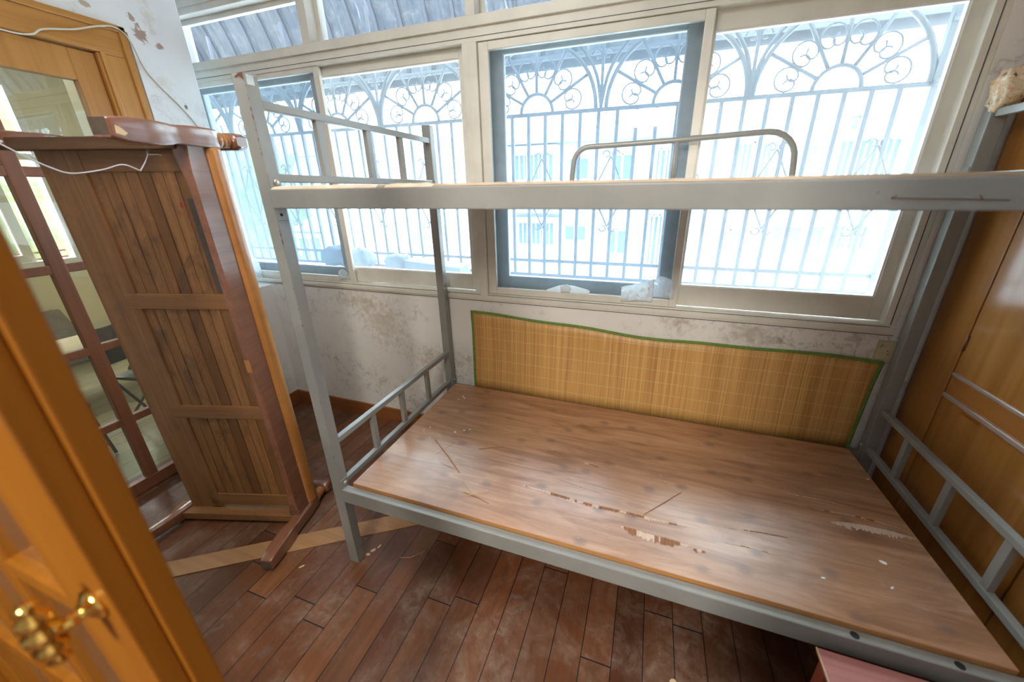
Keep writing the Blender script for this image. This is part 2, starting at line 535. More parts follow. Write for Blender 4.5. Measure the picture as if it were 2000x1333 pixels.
M['sofa_leg'] = wood('sofa_leg_wood', (0.17, 0.068, 0.036), (0.24, 0.10, 0.054), 'y', 0.24, 1.0, 0.5, 0.3, (0.12, 0.06, 0.045), coat=0.8)
M['sofa_rail'] = wood('sofa_varnished_rail', (0.33, 0.125, 0.028), (0.46, 0.20, 0.055), 'z', 0.28, 1.0, 0.5, 0.2, coat=0.3)
M['sofa_frame'] = wood('sofa_frame_wood', (0.19, 0.085, 0.029), (0.31, 0.147, 0.053), 'z', 0.5, 1.0, 0.4, 0.35, (0.11, 0.06, 0.04))
M['sofa_across'] = wood('sofa_batten_wood', (0.19, 0.085, 0.029), (0.31, 0.147, 0.053), 'x', 0.5, 1.0, 0.4, 0.35, (0.10, 0.055, 0.04))
M['sofa_shaded'] = wood('sofa_shaded_wood', (0.085, 0.042, 0.02), (0.155, 0.078, 0.036), 'x', 0.6, 1.0, 0.3, 0.4, (0.06, 0.035, 0.022))  # sofa wood with the shade of the upper end beam put into its colour
M['chip_wood'] = plain('bare_wood', (0.62, 0.46, 0.26), 0.7)
M['end_grain'] = plain('dirty_end_grain', (0.115, 0.085, 0.06), 0.8, 0, 0.3, 0.4, 40)
M['tape'] = plain('old_tape', (0.075, 0.06, 0.045), 0.55, 0, 0.5, 0.3, 30)
M['red'] = plain('red_scrap', (0.55, 0.02, 0.015), 0.5)
M['plank'] = wood('loose_plank_face', (0.34, 0.17, 0.07), (0.44, 0.25, 0.12), 'x', 0.5, 0.5)
M['skirting'] = wood('skirting_varnish', (0.22, 0.075, 0.022), (0.31, 0.115, 0.036), 'x', 0.35, 0.6)
M['stool'] = wood('red_stool_top', (0.40, 0.16, 0.15), (0.50, 0.22, 0.20), 'x', 0.32, 0.5)
M['stool_leg'] = plain('red_stool_leg', (0.26, 0.06, 0.03), 0.4)
M['wire'] = plain('grey_wire', (0.60, 0.61, 0.64), 0.35, 0.2)
M['cable'] = plain('cream_cable', (0.66, 0.60, 0.48), 0.5)
M['bamboo'] = bamboo_mat()
M['green'] = plain('green_binding', (0.16, 0.27, 0.055), 0.7, 0, 0.3, 0.3, 60)
M['socket'] = plain('aged_plastic', (0.52, 0.46, 0.30), 0.5, 0, 0.4, 0.25, 30)
M['film'] = film('clear_plastic_film', (0.85, 0.88, 0.90), 0.5, 0.25)
M['paper'] = film('thin_white_plastic', (0.86, 0.87, 0.86), 0.82, 0.4)
M['print'] = cloth_print()
M['chip'] = plain('white_paint_flake', (0.85, 0.85, 0.83), 0.7)
M['straw'] = plain('bamboo_splinter', (0.30, 0.14, 0.06), 0.6)
M['straw_pale'] = plain('pale_splinter', (0.56, 0.34, 0.2), 0.6)
M['grille'] = plain('grille_paint', (0.17, 0.18, 0.20), 0.5)
M['awning'] = awning_mat()
M['awning_rib'] = plain('awning_rib_paint', (0.10, 0.105, 0.12), 0.5)
M['facade'] = plain('facade_render', (0.78, 0.79, 0.80), 0.9, 0, 0.2, 0.12, 0.6)
M['facade_old'] = plain('weathered_facade', (0.60, 0.63, 0.68), 0.9, 0, 0.2, 0.2, 0.5)
M['eave'] = plain('eave_concrete', (0.20, 0.25, 0.31), 0.9)
M['far_glass'] = plain('far_window_glass', (0.07, 0.13, 0.20), 0.2)
M['ac'] = plain('unit_casing', (0.80, 0.81, 0.80), 0.5)
M['ac_fan'] = plain('unit_grille', (0.22, 0.28, 0.34), 0.6)
M['leaf'] = foliage_mat()
M['vinyl'] = plain('dark_vinyl', (0.045, 0.052, 0.050), 0.35, 0, 0.5, 0.3, 12)
M['iron'] = plain('black_iron', (0.05, 0.055, 0.055), 0.45)
M['dust_cover'] = plain('beige_board', (0.42, 0.35, 0.20), 0.7, 0, 0.3, 0.2, 6)
M['felt'] = plain('grey_foam', (0.28, 0.26, 0.24), 0.95, 0, 0.1, 0.15, 30)
M['rust'] = plain('rust_paint', (0.15, 0.062, 0.036), 0.7, 0, 0.3, 0.3, 60)

# ------------------------------------------------------------------ mesh building


class MB:
    """collects shapes into one mesh"""

    def __init__(self):
        self.bm = bmesh.new()
        self.mats = []
        self.smooth = []

    def mi(self, m):
        if m is None:
            return 0
        if m not in self.mats:
            self.mats.append(m)
        return self.mats.index(m)

    def _bevel(self, verts, off, seg=2):
        es = set()
        vs = set(verts)
        for v in verts:
            for e in v.link_edges:
                if e.verts[0] in vs and e.verts[1] in vs:
                    es.add(e)
        bmesh.ops.bevel(self.bm, geom=list(es), offset=off, segments=seg, affect='EDGES', profile=0.6)

    def box(self, lo, hi, bevel=0.0, mtx=None, m=None, seg=2):
        lo, hi = Vector(lo), Vector(hi)
        cs = [(x, y, z) for x in (lo.x, hi.x) for y in (lo.y, hi.y) for z in (lo.z, hi.z)]
        return self.hexa([Vector(c) for c in cs], bevel, mtx, m, seg)

    def hexa(self, cs, bevel=0.0, mtx=None, m=None, seg=2):
        """8 corners, index = 4*x + 2*y + z"""
        k = self.mi(m)
        vs = [self.bm.verts.new(mtx @ Vector(c) if mtx else Vector(c)) for c in cs]
        fs = []
        for f in ((0, 1, 3, 2), (4, 6, 7, 5), (0, 4, 5, 1), (2, 3, 7, 6), (0, 2, 6, 4), (1, 5, 7, 3)):
            fa = self.bm.faces.new([vs[i] for i in f])
            fa.material_index = k
            fs.append(fa)
        bmesh.ops.recalc_face_normals(self.bm, faces=fs)
        if bevel > 0:
            self._bevel(vs, bevel, seg)
        return self

    def loft(self, rings, closed=True, caps=True, m=None, smooth=True):
        """rings: lists of points, same count"""
        k = self.mi(m)
        rv = [[self.bm.verts.new(Vector(p)) for p in r] for r in rings]
        n = len(rings[0])
        fs = []
        for a, b in zip(rv[:-1], rv[1:]):
            for i in range(n if closed else n - 1):
                j = (i + 1) % n
                f = self.bm.faces.new((a[i], a[j], b[j], b[i]))
                f.material_index = k
                f.smooth = smooth
                fs.append(f)
        if caps and closed:
            for r in (rv[0], rv[-1]):
                f = self.bm.faces.new(r)
                f.material_index = k
                fs.append(f)
        bmesh.ops.recalc_face_normals(self.bm, faces=fs)
        return self

    def tube(self, pts, r, seg=10, m=None, sx=1.0):
        pts = [Vector(p) for p in pts]
        rings = []
        up = None
        for i, p in enumerate(pts):
            a = pts[max(i - 1, 0)]
            b = pts[min(i + 1, len(pts) - 1)]
            t = (b - a).normalized()
            if up is None:
                up = Vector((0, 0, 1)) if abs(t.z) < 0.9 else Vector((1, 0, 0))
            s = t.cross(up).normalized()
            up = s.cross(t).normalized()
            rr = r[i] if isinstance(r, (list, tuple)) else r
            rings.append([p + (s * math.cos(q) + up * math.sin(q)) * rr for q in [2 * PI * k / seg for k in range(seg)]])
        return self.loft(rings, m=m)

    def lathe(self, prof, origin, axis, seg=20, m=None):
        """prof: (distance along axis, radius)"""
        ax = Vector(axis).normalized()
        s = ax.orthogonal().normalized()
        t = ax.cross(s)
        o = Vector(origin)
        rings = [[o + ax * h + (s * math.cos(q) + t * math.sin(q)) * max(r, 1e-4) for q in [2 * PI * k / seg for k in range(seg)]] for h, r in prof]
        return self.loft(rings, m=m)

    def prism(self, poly, vec, m=None, smooth=False):
        v = Vector(vec)
        a = [Vector(p) for p in poly]
        return self.loft([a, [p + v for p in a]], m=m, smooth=smooth)

    def grid(self, fn, nu, nv, m=None, thick=None, smooth=True):
        """a sheet; thick = offset vector for a second skin closed at the rim"""
        k = self.mi(m)
        P = [[Vector(fn(i / nu, j / nv)) for j in range(nv + 1)] for i in range(nu + 1)]
        A = [[self.bm.verts.new(p) for p in r] for r in P]
        fs = []

        def quad(a, b, c, d):
            f = self.bm.faces.new((a, b, c, d))
            f.material_index = k
            f.smooth = smooth
            fs.append(f)
        for i in range(nu):
            for j in range(nv):
                quad(A[i][j], A[i + 1][j], A[i + 1][j + 1], A[i][j + 1])
        if thick is not None:
            tv = Vector(thick)
            B = [[self.bm.verts.new(p + tv) for p in r] for r in P]
            for i in range(nu):
                for j in range(nv):
                    quad(B[i][j], B[i][j + 1], B[i + 1][j + 1], B[i + 1][j])
            for i in range(nu):
                quad(A[i][0], B[i][0], B[i + 1][0], A[i + 1][0])
                quad(A[i][nv], A[i + 1][nv], B[i + 1][nv], B[i][nv])
            for j in range(nv):
                quad(A[0][j], A[0][j + 1], B[0][j + 1], B[0][j])
                quad(A[nu][j], B[nu][j], B[nu][j + 1], A[nu][j + 1])
        bmesh.ops.recalc_face_normals(self.bm, faces=fs)
        return self

    def build(self, name, m, parent=None, local=False):
        """link as ONE object; shapes were given in world coordinates unless local"""
        me = bpy.data.meshes.new(name)
        if parent is not None and not local:
            root = parent
            while root.parent:
                root = root.parent
            off = root.location
            for v in self.bm.verts:
                v.co -= off
        self.bm.to_mesh(me)
        self.bm.free()
        me.materials.append(m)
        for x in self.mats[1:] if self.mats and self.mats[0] is m else self.mats:
            if x is not m:
                me.materials.append(x)
        o = bpy.data.objects.new(name, me)
        COL.objects.link(o)
        if parent:
            o.parent = parent
        return o


def tag(o, label=None, cat=None, group=None, kind=None):
    if label:
        o['label'] = label
    if cat:
        o['category'] = cat
    if group:
        o['group'] = group
    if kind:
        o['kind'] = kind
    return o


def thing(name, label, cat, loc=(0, 0, 0), group=None):
    o = bpy.data.objects.new(name, None)
    o.empty_display_size = 0.05
    o.location = loc
    COL.objects.link(o)
    return tag(o, label, cat, group)


def struct(name, mb, m, parent=None):
    o = mb.build(name, m, parent)
    if parent is None:
        o['kind'] = 'structure'
    return o


def bx(lo, hi, bevel=0.0):
    return MB().box(lo, hi, bevel)


def frame_xz(mb, x0, x1, z0, z1, w, y0, y1, bevel=0.002, wb=None, wt=None, wl=None, wr=None):
    """rectangular frame in the xz plane"""
    wb = w if wb is None else wb
    wt = w if wt is None else wt
    wl = w if wl is None else wl
    wr = w if wr is None else wr
    mb.box((x0, y0, z0), (x0 + wl, y1, z1), bevel)
    mb.box((x1 - wr, y0, z0), (x1, y1, z1), bevel)
    mb.box((x0 + wl, y0, z0), (x1 - wr, y1, z0 + wb), bevel)
    mb.box((x0 + wl, y0, z1 - wt), (x1 - wr, y1, z1), bevel)
    return mb


def spline(pts, n=8):
    """Catmull-Rom through the points"""
    P = [Vector(p) for p in pts]
    P = [P[0] * 2 - P[1]] + P + [P[-1] * 2 - P[-2]]
    out = []
    for i in range(1, len(P) - 2):
        for k in range(n):
            t = k / n
            a, b, c, d = P[i - 1:i + 3]
            out.append(0.5 * ((2 * b) + (c - a) * t + (2 * a - 5 * b + 4 * c - d) * t * t + (3 * b - a - 3 * c + d) * t ** 3))
    out.append(P[-2])
    return out


# ------------------------------------------------------------------ the setting
YW = 0.915          # inner face of the window wall
XL = -1.30          # left wall
struct('floor', bx((-1.5, -4.4, -0.06), (2.62, YW + 0.05, 0.0)), M['floor'])
struct('ceiling', bx((-1.7, -4.45, 2.6), (2.75, 1.12, 2.7)), M['ceiling'])

w = MB()
w.box((-1.70, YW, -0.06), (2.75, 1.12, 0.903))                   # parapet
w.box((2.003, YW, 0.903), (2.75, 1.12, 2.6))                    # pier at the right
w.box((-1.70, YW, 2.425), (2.003, 1.12, 2.6))                    # lintel
struct('wall_window', w, M['plaster_window'])

w = MB()
w.box((-1.5, 0.55, 0), (XL, 0.80, 2.6))
w.box((-1.7, 0.80, 0), (XL, YW, 0.888))                         # low ledge under the window end
w.box((-1.5, -0.42, 2.155), (XL, 0.55, 2.6))
w.box((-1.5, -0.85, 0), (XL, -0.42, 2.6))
w.box((-1.82, 0.75, 0), (-1.70, 1.12, 2.6))
w.box((-1.70, 0.75, 0), (-1.5, 0.80, 2.6))
struct('wall_left', w, M['plaster_left'])
struct('wall_right', bx((2.62, -4.45, 0), (2.75, YW, 2.6)), M['plaster'])
w = MB()
w.box((-1.5, -0.85, 0), (-0.17, -0.72, 2.6))
w.box((1.27, -0.85, 0), (2.62, -0.72, 2.6))
w.box((-0.17, -0.85, 2.12), (1.27, -0.72, 2.6))
struct('wall_back', w, M['plaster'])
w = MB()
w.box((-1.6, -4.5, 0), (2.75, -4.4, 2.6))
w.box((-1.6, -4.4, 0), (-1.5, -0.85, 2.6))
struct('wall_rear', w, M['plaster'])

# skirting
w = MB()
w.box((XL, YW - 0.014, 0), (2.1, YW, 0.098), 0.002)
struct('baseboard_window', w, M['skirting'])
struct('baseboard_left', bx((XL, 0.56, 0), (XL + 0.014, YW - 0.014, 0.098), 0.002), M['skirting'])

# ------------------------------------------------------------------ window
f = MB()
x0, x1, zb, zm0, zm1, zt = -1.66, 2.003, 0.903, 2.052, 2.142, 2.362
f.box((x0, YW - 0.004, zb), (x1, 1.045, 0.945), 0.002)                 # sill track
f.box((x0, YW - 0.010, zb + 0.012), (x1, YW - 0.003, zb + 0.030), 0.001)
f.box((x0, YW, zm0), (x1, 1.045, 2.105), 0.002)                          # header box
f.box((x0, YW - 0.012, 2.103), (x1, 1.03, zm1), 0.002)                   # rail below the transom
f.box((x0, YW, zt), (x1, 1.03, 2.425), 0.002)
f.box((x0, YW - 0.008, 2.39), (x1, YW, 2.425), 0.002)
f.box((x0, YW, zb), (x0 + 0.045, 1.045, zt), 0.002)                     # left jamb
f.box((1.962, YW, zb), (x1, 1.045, zt), 0.002)                          # right jamb
for (a, b) in ((-0.650, -0.600), (0.236, 0.278), (1.13, 1.175)):
    f.box((a, YW - 0.010, zm1), (b, 1.03, zt), 0.002)                    # transom mullions
f.box((0.236, YW - 0.010, zb + 0.03), (0.278, 1.045, zm0), 0.002)      # middle mullion
f.box((0.206, YW - 0.002, zb + 0.03), (0.237, 1.0, zm0), 0.002)
# thin transom beads
for (a, b) in ((x0 + 0.045, -0.650), (-0.600, 0.236), (0.278, 1.13), (1.175, 1.962)):
    frame_xz(f, a, b, zm1, zt, 0.022, 0.965, 0.99, 0.001)
win = struct('window_1', f, M['alu'])
sg = MB()
sg.box((x0 + 0.02, YW - 0.0046, 0.9365), (1.984, YW - 0.0036, 0.9390))
sg.box((1.9825, YW - 0.0012, 0.9390), (1.9850, YW + 0.0002, 2.05))
sg.box((x0 + 0.02, YW - 0.0012, 2.0685), (1.984, YW + 0.0002, 2.0705))
sg.box((x0 + 0.02, YW - 0.0046, 0.9020), (2.003, YW - 0.0030, 0.9045))
sg.build('seal_groove', M['seal'], win)

def sash(x0, x1, z0, z1, y0, y1, gl, mt, wb, wt, wl, wr, pane_m):
    s = frame_xz(MB(), x0, x1, z0, z1, 0.03, y0, y1, 0.002, wb, wt, wl, wr).build('sash', mt, win)
    ym = (y0 + y1) / 2
    MB().box((x0 + wl - 0.004, ym - 0.002, z0 + wb - 0.004), (x1 - wr + 0.004, ym + 0.002, z1 - wt + 0.004)).build('pane', pane_m, s)
    bead = frame_xz(MB(), x0 + wl - 0.001, x1 - wr + 0.001, z0 + wb - 0.001, z1 - wt + 0.001, 0.006, y0 + 0.004, y1 - 0.004, 0.0).build('glazing_bead', M['white_alu'], s)
    return s


sash(-1.615, -0.672, 0.948, 2.06, 0.985, 1.012, None, M['alu_grey'], 0.068, 0.040, 0.05, 0.050, M['glass'])
sash(-0.690, 0.212, 0.950, 2.06, 0.950, 0.977, None, M['alu'], 0.081, 0.048, 0.040, 0.041, M['glass'])
sash(0.280, 1.205, 0.948, 2.06, 0.985, 1.012, None, M['alu_grey'], 0.078, 0.040, 0.086, 0.083, M['glass'])
sash(1.176, 1.966, 0.950, 2.06, 0.950, 0.977, None, M['alu'], 0.092, 0.071, 0.035, 0.043, M['glass'])


def screen(x0, x1, z0, z1, wl, wr):
    s = frame_xz(MB(), x0, x1, z0, z1, 0.032, 0.921, 0.941, 0.003, 0.034, 0.032, wl, wr).build('insect_screen', M['alu'], win)
    MB().box((x0 + wl - 0.003, 0.930, z0 + 0.031), (x1 - wr + 0.003, 0.9315, z1 - 0.029)).build('mesh_panel', M['screen'], s)


screen(-1.615, -0.600, 0.946, 2.06, 0.03, 0.036)
screen(0.279, 1.203, 0.946, 2.05, 0.046, 0.032)
for (a, b) in ((-1.615, -0.650), (-0.600, 0.236), (0.278, 1.13), (1.175, 1.962)):
    MB().box((a, 0.975, zm1), (b, 0.979, zt)).build('transom_pane', M['glass_dirty'], win)

# ------------------------------------------------------------------ bunk bed
BL, BA, BB, BH, BD = 2.058, 0.0426, 0.0384, 1.7447, 0.90
bed = thing('bunk_bed', 'grey painted steel bunk bed frame with bare lower board, under the wide window', 'bunk bed')
st = M['steel']


def post(x, y, top_rust=False):
    p = bx((x, y, 0), (x + BA, y + BB, BH), 0.003).build('post', st, bed)
    return p


p1 = post(0, 0)
post(0, BD - BB)
post(BL - BA, 0)
post(BL - BA, BD - BB)
# rusty, chipped top of the near post
c = MB()
c.prism([(0.010, -0.0005, BH - 0.009), (0.018, -0.0005, BH - 0.011), (0.026, -0.0005, BH - 0.008), (0.036, -0.0005, BH - 0.014), (BA - 0.001, -0.0005, BH - 0.020), (BA - 0.001, -0.0005, BH - 0.001), (0.028, -0.0005, BH - 0.001)], (0, 0.0008, 0))
c.build('rust_patch', M['rust'], p1)
c = MB()
c.box((BA - 0.0004, 0.006, BH - 0.026), (BA + 0.0006, 0.026, BH - 0.004))
c.build('paint_chip', M['zinc'], p1)
c = MB()
random.seed(3)
for i in range(26):
    z = 1.50 + 0.22 * random.random() if i < 12 else 0.5 + 0.95 * random.random()
    s = 0.001 + 0.004 * random.random() ** 3
    c.box((BA - 0.0004 - 0.0016 * random.random(), -0.0004, z), (BA + 0.0004, 0.0009 * random.random() + 0.0004, z + s * 2.2))
c.build('chipped_edge', M['rust'], p1)['kind'] = 'stuff'


def side_rail(y0, y1, z0, z1, name='side_rail'):
    r = MB()
    r.box((BA - 0.004, y0, z0), (BL - BA + 0.004, y1, z1), 0.003)
    return r.build(name, st, bed)


lf = side_rail(0.0, 0.028, 0.333, 0.394)
lb = side_rail(0.872, 0.90, 0.319, 0.380)
uf = side_rail(-0.002, 0.026, 1.4142, 1.4653)
side_rail(0.872, 0.898, 1.4142, 1.4653)
for x in (1.65, 1.853):
    MB().lathe([(0, 0.0095), (0.0012, 0.0095)], (x, 0.013, 0.3935), (0, 0, 1), 16).build('bolt_hole', M['dark'], lf)
# slats carrying the boards
for x in (0.35, 0.80, 1.25, 1.70):
    bx((x, 0.026, 0.352), (x + 0.03, 0.874, 0.373), 0.002).build('cross_slat', st, bed)
    bx((x, 0.024, 1.430), (x + 0.03, 0.874, 1.450), 0.002).build('cross_slat', st, bed)
# scratch on the upper rail
s = MB()
s.tube([(1.437, -0.0022, 1.434), (1.48, -0.0022, 1.4330), (1.53, -0.0022, 1.432), (1.585, -0.0022, 1.4305)], 0.0009, 6)
s.tube([(1.437, -0.0022, 1.434), (1.444, -0.0022, 1.439)], 0.0009, 6)
s.tube([(1.548, -0.0022, 1.438), (1.553, -0.0022, 1.4315)], 0.0009, 6)
s.build('scratch', M['rust'], uf)


def end_frame(xc, zt, zb, ys):
    h = 0.0115
    y0, y1 = BB - 0.002, BD - BB + 0.002
    bx((xc - h, y0, zt - 0.023), (xc + h, y1, zt), 0.003).build('end_rail', st, bed)
    bx((xc - h, y0, zb - 0.023), (xc + h, y1, zb), 0.003).build('end_rail', st, bed)
    for y in ys:
        bx((xc - 0.009, y - 0.0125, zb - 0.002), (xc + 0.009, y + 0.0125, zt - 0.021), 0.002).build('baluster', st, bed)


end_frame(0.027, 1.690, 1.507, (0.225, 0.449, 0.645))
end_frame(0.027, 0.602, 0.417, (0.231, 0.430, 0.642))
end_frame(BL - 0.022, 1.672, 1.492, (0.225, 0.449, 0.645))
end_frame(BL - 0.022, 0.602, 0.412, (0.250, 0.470, 0.690))


def bracket(x, side, y, z0, z1, bolt_z, hole_z, sub=True):
    """angle plate on the inner side of a post, with its bolt and its empty hole"""
    xa = x if side > 0 else x - 0.0035
    b = bx((xa, y + 0.001, z0), (xa + 0.0035, y + BB - 0.004, z1), 0.0015).build('bracket', st, bed)
    xo = xa + 0.0035 if side > 0 else xa
    if bolt_z:
        MB().lathe([(0, 0.0075), (0.004, 0.0075), (0.005, 0.006), (0.0058, 0.0)], (xo, y + 0.020, bolt_z), (side, 0, 0), 14).build('bolt', M['zinc'], b)
    if hole_z:
        MB().lathe([(0, 0.0045), (0.0006, 0.0045)], (xo, y + 0.014, hole_z), (side, 0, 0), 12).build('bolt_hole', M['dark'], b)


for yy in (0.0, BD - BB):
    bracket(BA, 1, yy, 1.412, 1.508, 1.484, None)
    bracket(BL - BA, -1, yy, 1.381, 1.508, 1.484, 1.397)
    bracket(BA, 1, yy, 0.328, 0.432, 0.413, None)
    bracket(BL - BA, -1, yy, 0.328, 0.432, 0.413, None)
bracket(BA + 0.0002, 1, 0.0, 1.381, 1.4135, None, 1.397)
bracket(BA + 0.0002, 1, BD - BB, 1.381, 1.4135, None, 1.397)
# bent tube guard at the wall side of the top bunk
G = [(0.713, 0.884, 1.45), (0.714, 0.884, 1.50), (0.719, 0.884, 1.550)]
for k in range(7):
    a = PI - k * PI / 12
    G.append((0.784 + 0.065 * math.cos(a), 0.884, 1.556 + 0.066 * math.sin(a)))
G += [(0.86, 0.884, 1.6235), (1.127, 0.884, 1.631), (1.38, 0.884, 1.6415)]
for k in range(7):
    a = PI / 2 - k * PI / 12
    G.append((1.430 + 0.098 * math.cos(a), 0.884, 1.545 + 0.098 * math.sin(a)))
G += [(1.532, 0.884, 1.50), (1.534, 0.884, 1.45)]
g = MB().tube(G, 0.0112, 12).build('guard_rail', st, bed)
MB().tube([(1.122, 0.884, 1.45), (1.122, 0.884, 1.632)], 0.0098, 12).build('guard_upright', st, bed)

# boards
bd = thing('bed_board', 'bare pinkish plywood board with torn veneer lying on the lower bunk', 'board', (0.07, 0.03, 0.391))
b = MB()
b.hexa([(0.074, 0.0295, 0.391), (0.074, 0.0295, 0.409), (0.074, 0.845, 0.391), (0.074, 0.845, 0.409), (1.962, 0.0295, 0.391), (1.962, 0.0295, 0.409), (1.950, 0.838, 0.391), (1.950, 0.838, 0.409)], 0.001)
b.build('face', M['ply'], bd)
MB().box((0.078, 0.0288, 0.3925), (1.960, 0.0296, 0.4065)).build('front_edge', M['ply_edge'], bd)
MB().box((0.082, 0.032, 0.373), (1.95, 0.83, 0.3905), 0.001).build('under_layer', M['ply_edge'], bd)
ZB = 0.409


def jag(path, wid, seed, hole=0.45, z=0.0006, step=0.0045, off=0.3):
    """ragged tear in the top veneer: pale strips with darker pits, torn square across the grain"""
    rnd = random.Random(seed)
    mb = MB()
    P = spline(path, 20)
    tot = (P[-1] - P[0]).length
    n = max(6, int(tot / step))
    run = 0
    mt = M['veneer_torn']
    mb.mi(M['veneer_torn'])
    for i in range(n):
        t0, t1 = i / n, (i + 1) / n
        p = P[min(len(P) - 1, int(t0 * (len(P) - 1)))]
        q = P[min(len(P) - 1, int(t1 * (len(P) - 1)) + 0)]
        xa = P[0].x + (P[-1].x - P[0].x) * t0
        xb = P[0].x + (P[-1].x - P[0].x) * t1 + 0.0002
        ya = p.y
        k = min(1.0, 4 * min(t0 + 0.06, 1 - t0))
        if run <= 0:
            run = rnd.randint(1, 6)
            mt = M['veneer_hole'] if rnd.random() < hole * k else M['veneer_torn']
        run -= 1
        lo = wid * k * (0.35 + 0.65 * rnd.random())
        up = wid * off * k * (0.6 + 0.4 * rnd.random())
        mb.loft([[(xa, ya + up, ZB + z), (xb, ya + up, ZB + z)], [(xa, ya - lo, ZB + z), (xb, ya - lo * (0.8 + 0.2 * rnd.random()), ZB + z)]], closed=False, caps=False, m=mt, smooth=False)
    return mb.build('torn_veneer', M['veneer_torn'], bd)


jag([(0.700, 0.219, 0), (0.856, 0.2135, 0), (1.039, 0.2055, 0), (1.15, 0.209, 0), (1.245, 0.209, 0), (1.30, 0.213, 0)], 0.0125, 1, 0.6)
jag([(1.065, 0.146, 0), (1.111, 0.139, 0), (1.264, 0.139, 0), (1.275, 0.139, 0)], 0.026, 3, 0.65)
jag([(1.275, 0.132, 0), (1.295, 0.132, 0), (1.318, 0.133, 0)], 0.012, 4, 0.3)
jag([(0.896, 0.411, 0), (0.930, 0.407, 0), (0.965, 0.402, 0)], 0.006, 5, 0.9)
jag([(1.725, 0.378, 0), (1.80, 0.388, 0), (1.88, 0.390, 0), (1.953, 0.385, 0)], 0.026, 6, 0.0)
jag([(1.69, 0.425, 0), (1.80, 0.430, 0), (1.95, 0.412, 0)], 0.005, 8, 0.2)
jag([(1.62, 0.475, 0), (1.72, 0.478, 0), (1.84, 0.465, 0)], 0.004, 9, 0.2)
jag([(0.800, 0.292, 0), (0.92, 0.275, 0), (1.02, 0.268, 0)], 0.0022, 10, 1.6)
jag([(1.40, 0.25, 0), (1.50, 0.262, 0), (1.60, 0.268, 0)], 0.004, 11, 0.9)
jag([(0.335, 0.232, 0), (0.38, 0.222, 0), (0.42, 0.21, 0)], 0.003, 12, 1.2)
jag([(1.37, 0.185, 0), (1.46, 0.19, 0), (1.53, 0.188, 0)], 0.0035, 14, 0.4)
tb = thing('bed_board', 'thin board with peeling cream edge on the top bunk, above the upper rail', 'board', (0.05, 0.0, 1.4655))
b = MB()
b.grid(lambda u, v: (0.05 + 1.97 * u, 0.03 + 0.83 * v, 1.4670), 8, 2, None, (0, 0, 0.006), False)
b.build('sheet', M['thin_ply'], tb)
b = MB()
rnd = random.Random(5)


def lip(xa, xb, n, seed):
    r = random.Random(seed)
    up, lo = [], []
    for i in range(n + 1):
        x = xa + (xb - xa) * i / n
        e = 0.0 if 0 < i < n else -0.003
        up.append(Vector((x, 0.008 + 0.004 * r.random(), 1.4735 + 0.0015 * r.random() + e)))
        lo.append(Vector((x, -0.0015, 1.4652)))
    mb = MB()
    mb.loft([up, lo, [p + Vector((0, 0.028, 0.0)) for p in lo]], closed=False, caps=False, smooth=False)
    return mb


lip(0.046, 0.40, 16, 1).build('peeling_edge', M['thin_ply'], tb)
lip(0.425, 0.56, 8, 2).build('peeling_edge', M['thin_ply'], tb)
lip(1.70, 2.01, 12, 3).build('peeling_edge', M['thin_ply'], tb)

# ------------------------------------------------------------------ bamboo mat behind the bed
mat_r = thing('sleeping_mat', 'bamboo sleeping mat with green bound edge, standing behind the bed against the wall', 'mat', (1.08, 0.89, 0.382))
MX0, MX1 = 0.172, 1.998


def mat_top(u):
    return 0.842 - 0.045 * min(1, u / 0.55) + 0.004 * math.sin(u * 9.0 + 0.4) + 0.003 * math.sin(u * 23)


def mat_fn(u, v):
    x = MX0 + (MX1 - MX0) * u + (0.008 - 0.035 * u) * (1 - v)
    z0 = 0.382
    z = z0 + (mat_top(u) - z0) * v
    y = 0.877 + 0.026 * min(1, v * 1.3) + 0.003 * math.sin(u * 14 + v * 3)
    return (x, y, z)


mb = MB()
mb.grid(mat_fn, 60, 8, None, (0, 0.003, 0))
mb.build('bamboo_sheet', M['bamboo'], mat_r)


def edge_strip(path, wdir, wid):
    mb = MB()
    a = [Vector(p) + Vector((0, -0.0022, 0)) for p in path]
    b = [p + Vector(wdir) * wid for p in a]
    mid = [(p + q) / 2 + Vector((0, -0.0012, 0)) for p, q in zip(a, b)]
    mb.loft([[p + Vector((0, 0.005, 0)) for p in a], a, mid, b], closed=False, caps=False)
    return mb


edge_strip([mat_fn(i / 60, 1.003) for i in range(61)], (0, 0, -1), 0.013).build('bound_edge', M['green'], mat_r)
edge_strip([mat_fn(-0.0005, i / 8) for i in range(9)], (1, 0, 0), 0.012).build('bound_edge', M['green'], mat_r)
edge_strip([mat_fn(1.0005, i / 8) for i in range(9)], (-1, 0, 0), 0.014).build('bound_edge', M['green'], mat_r)

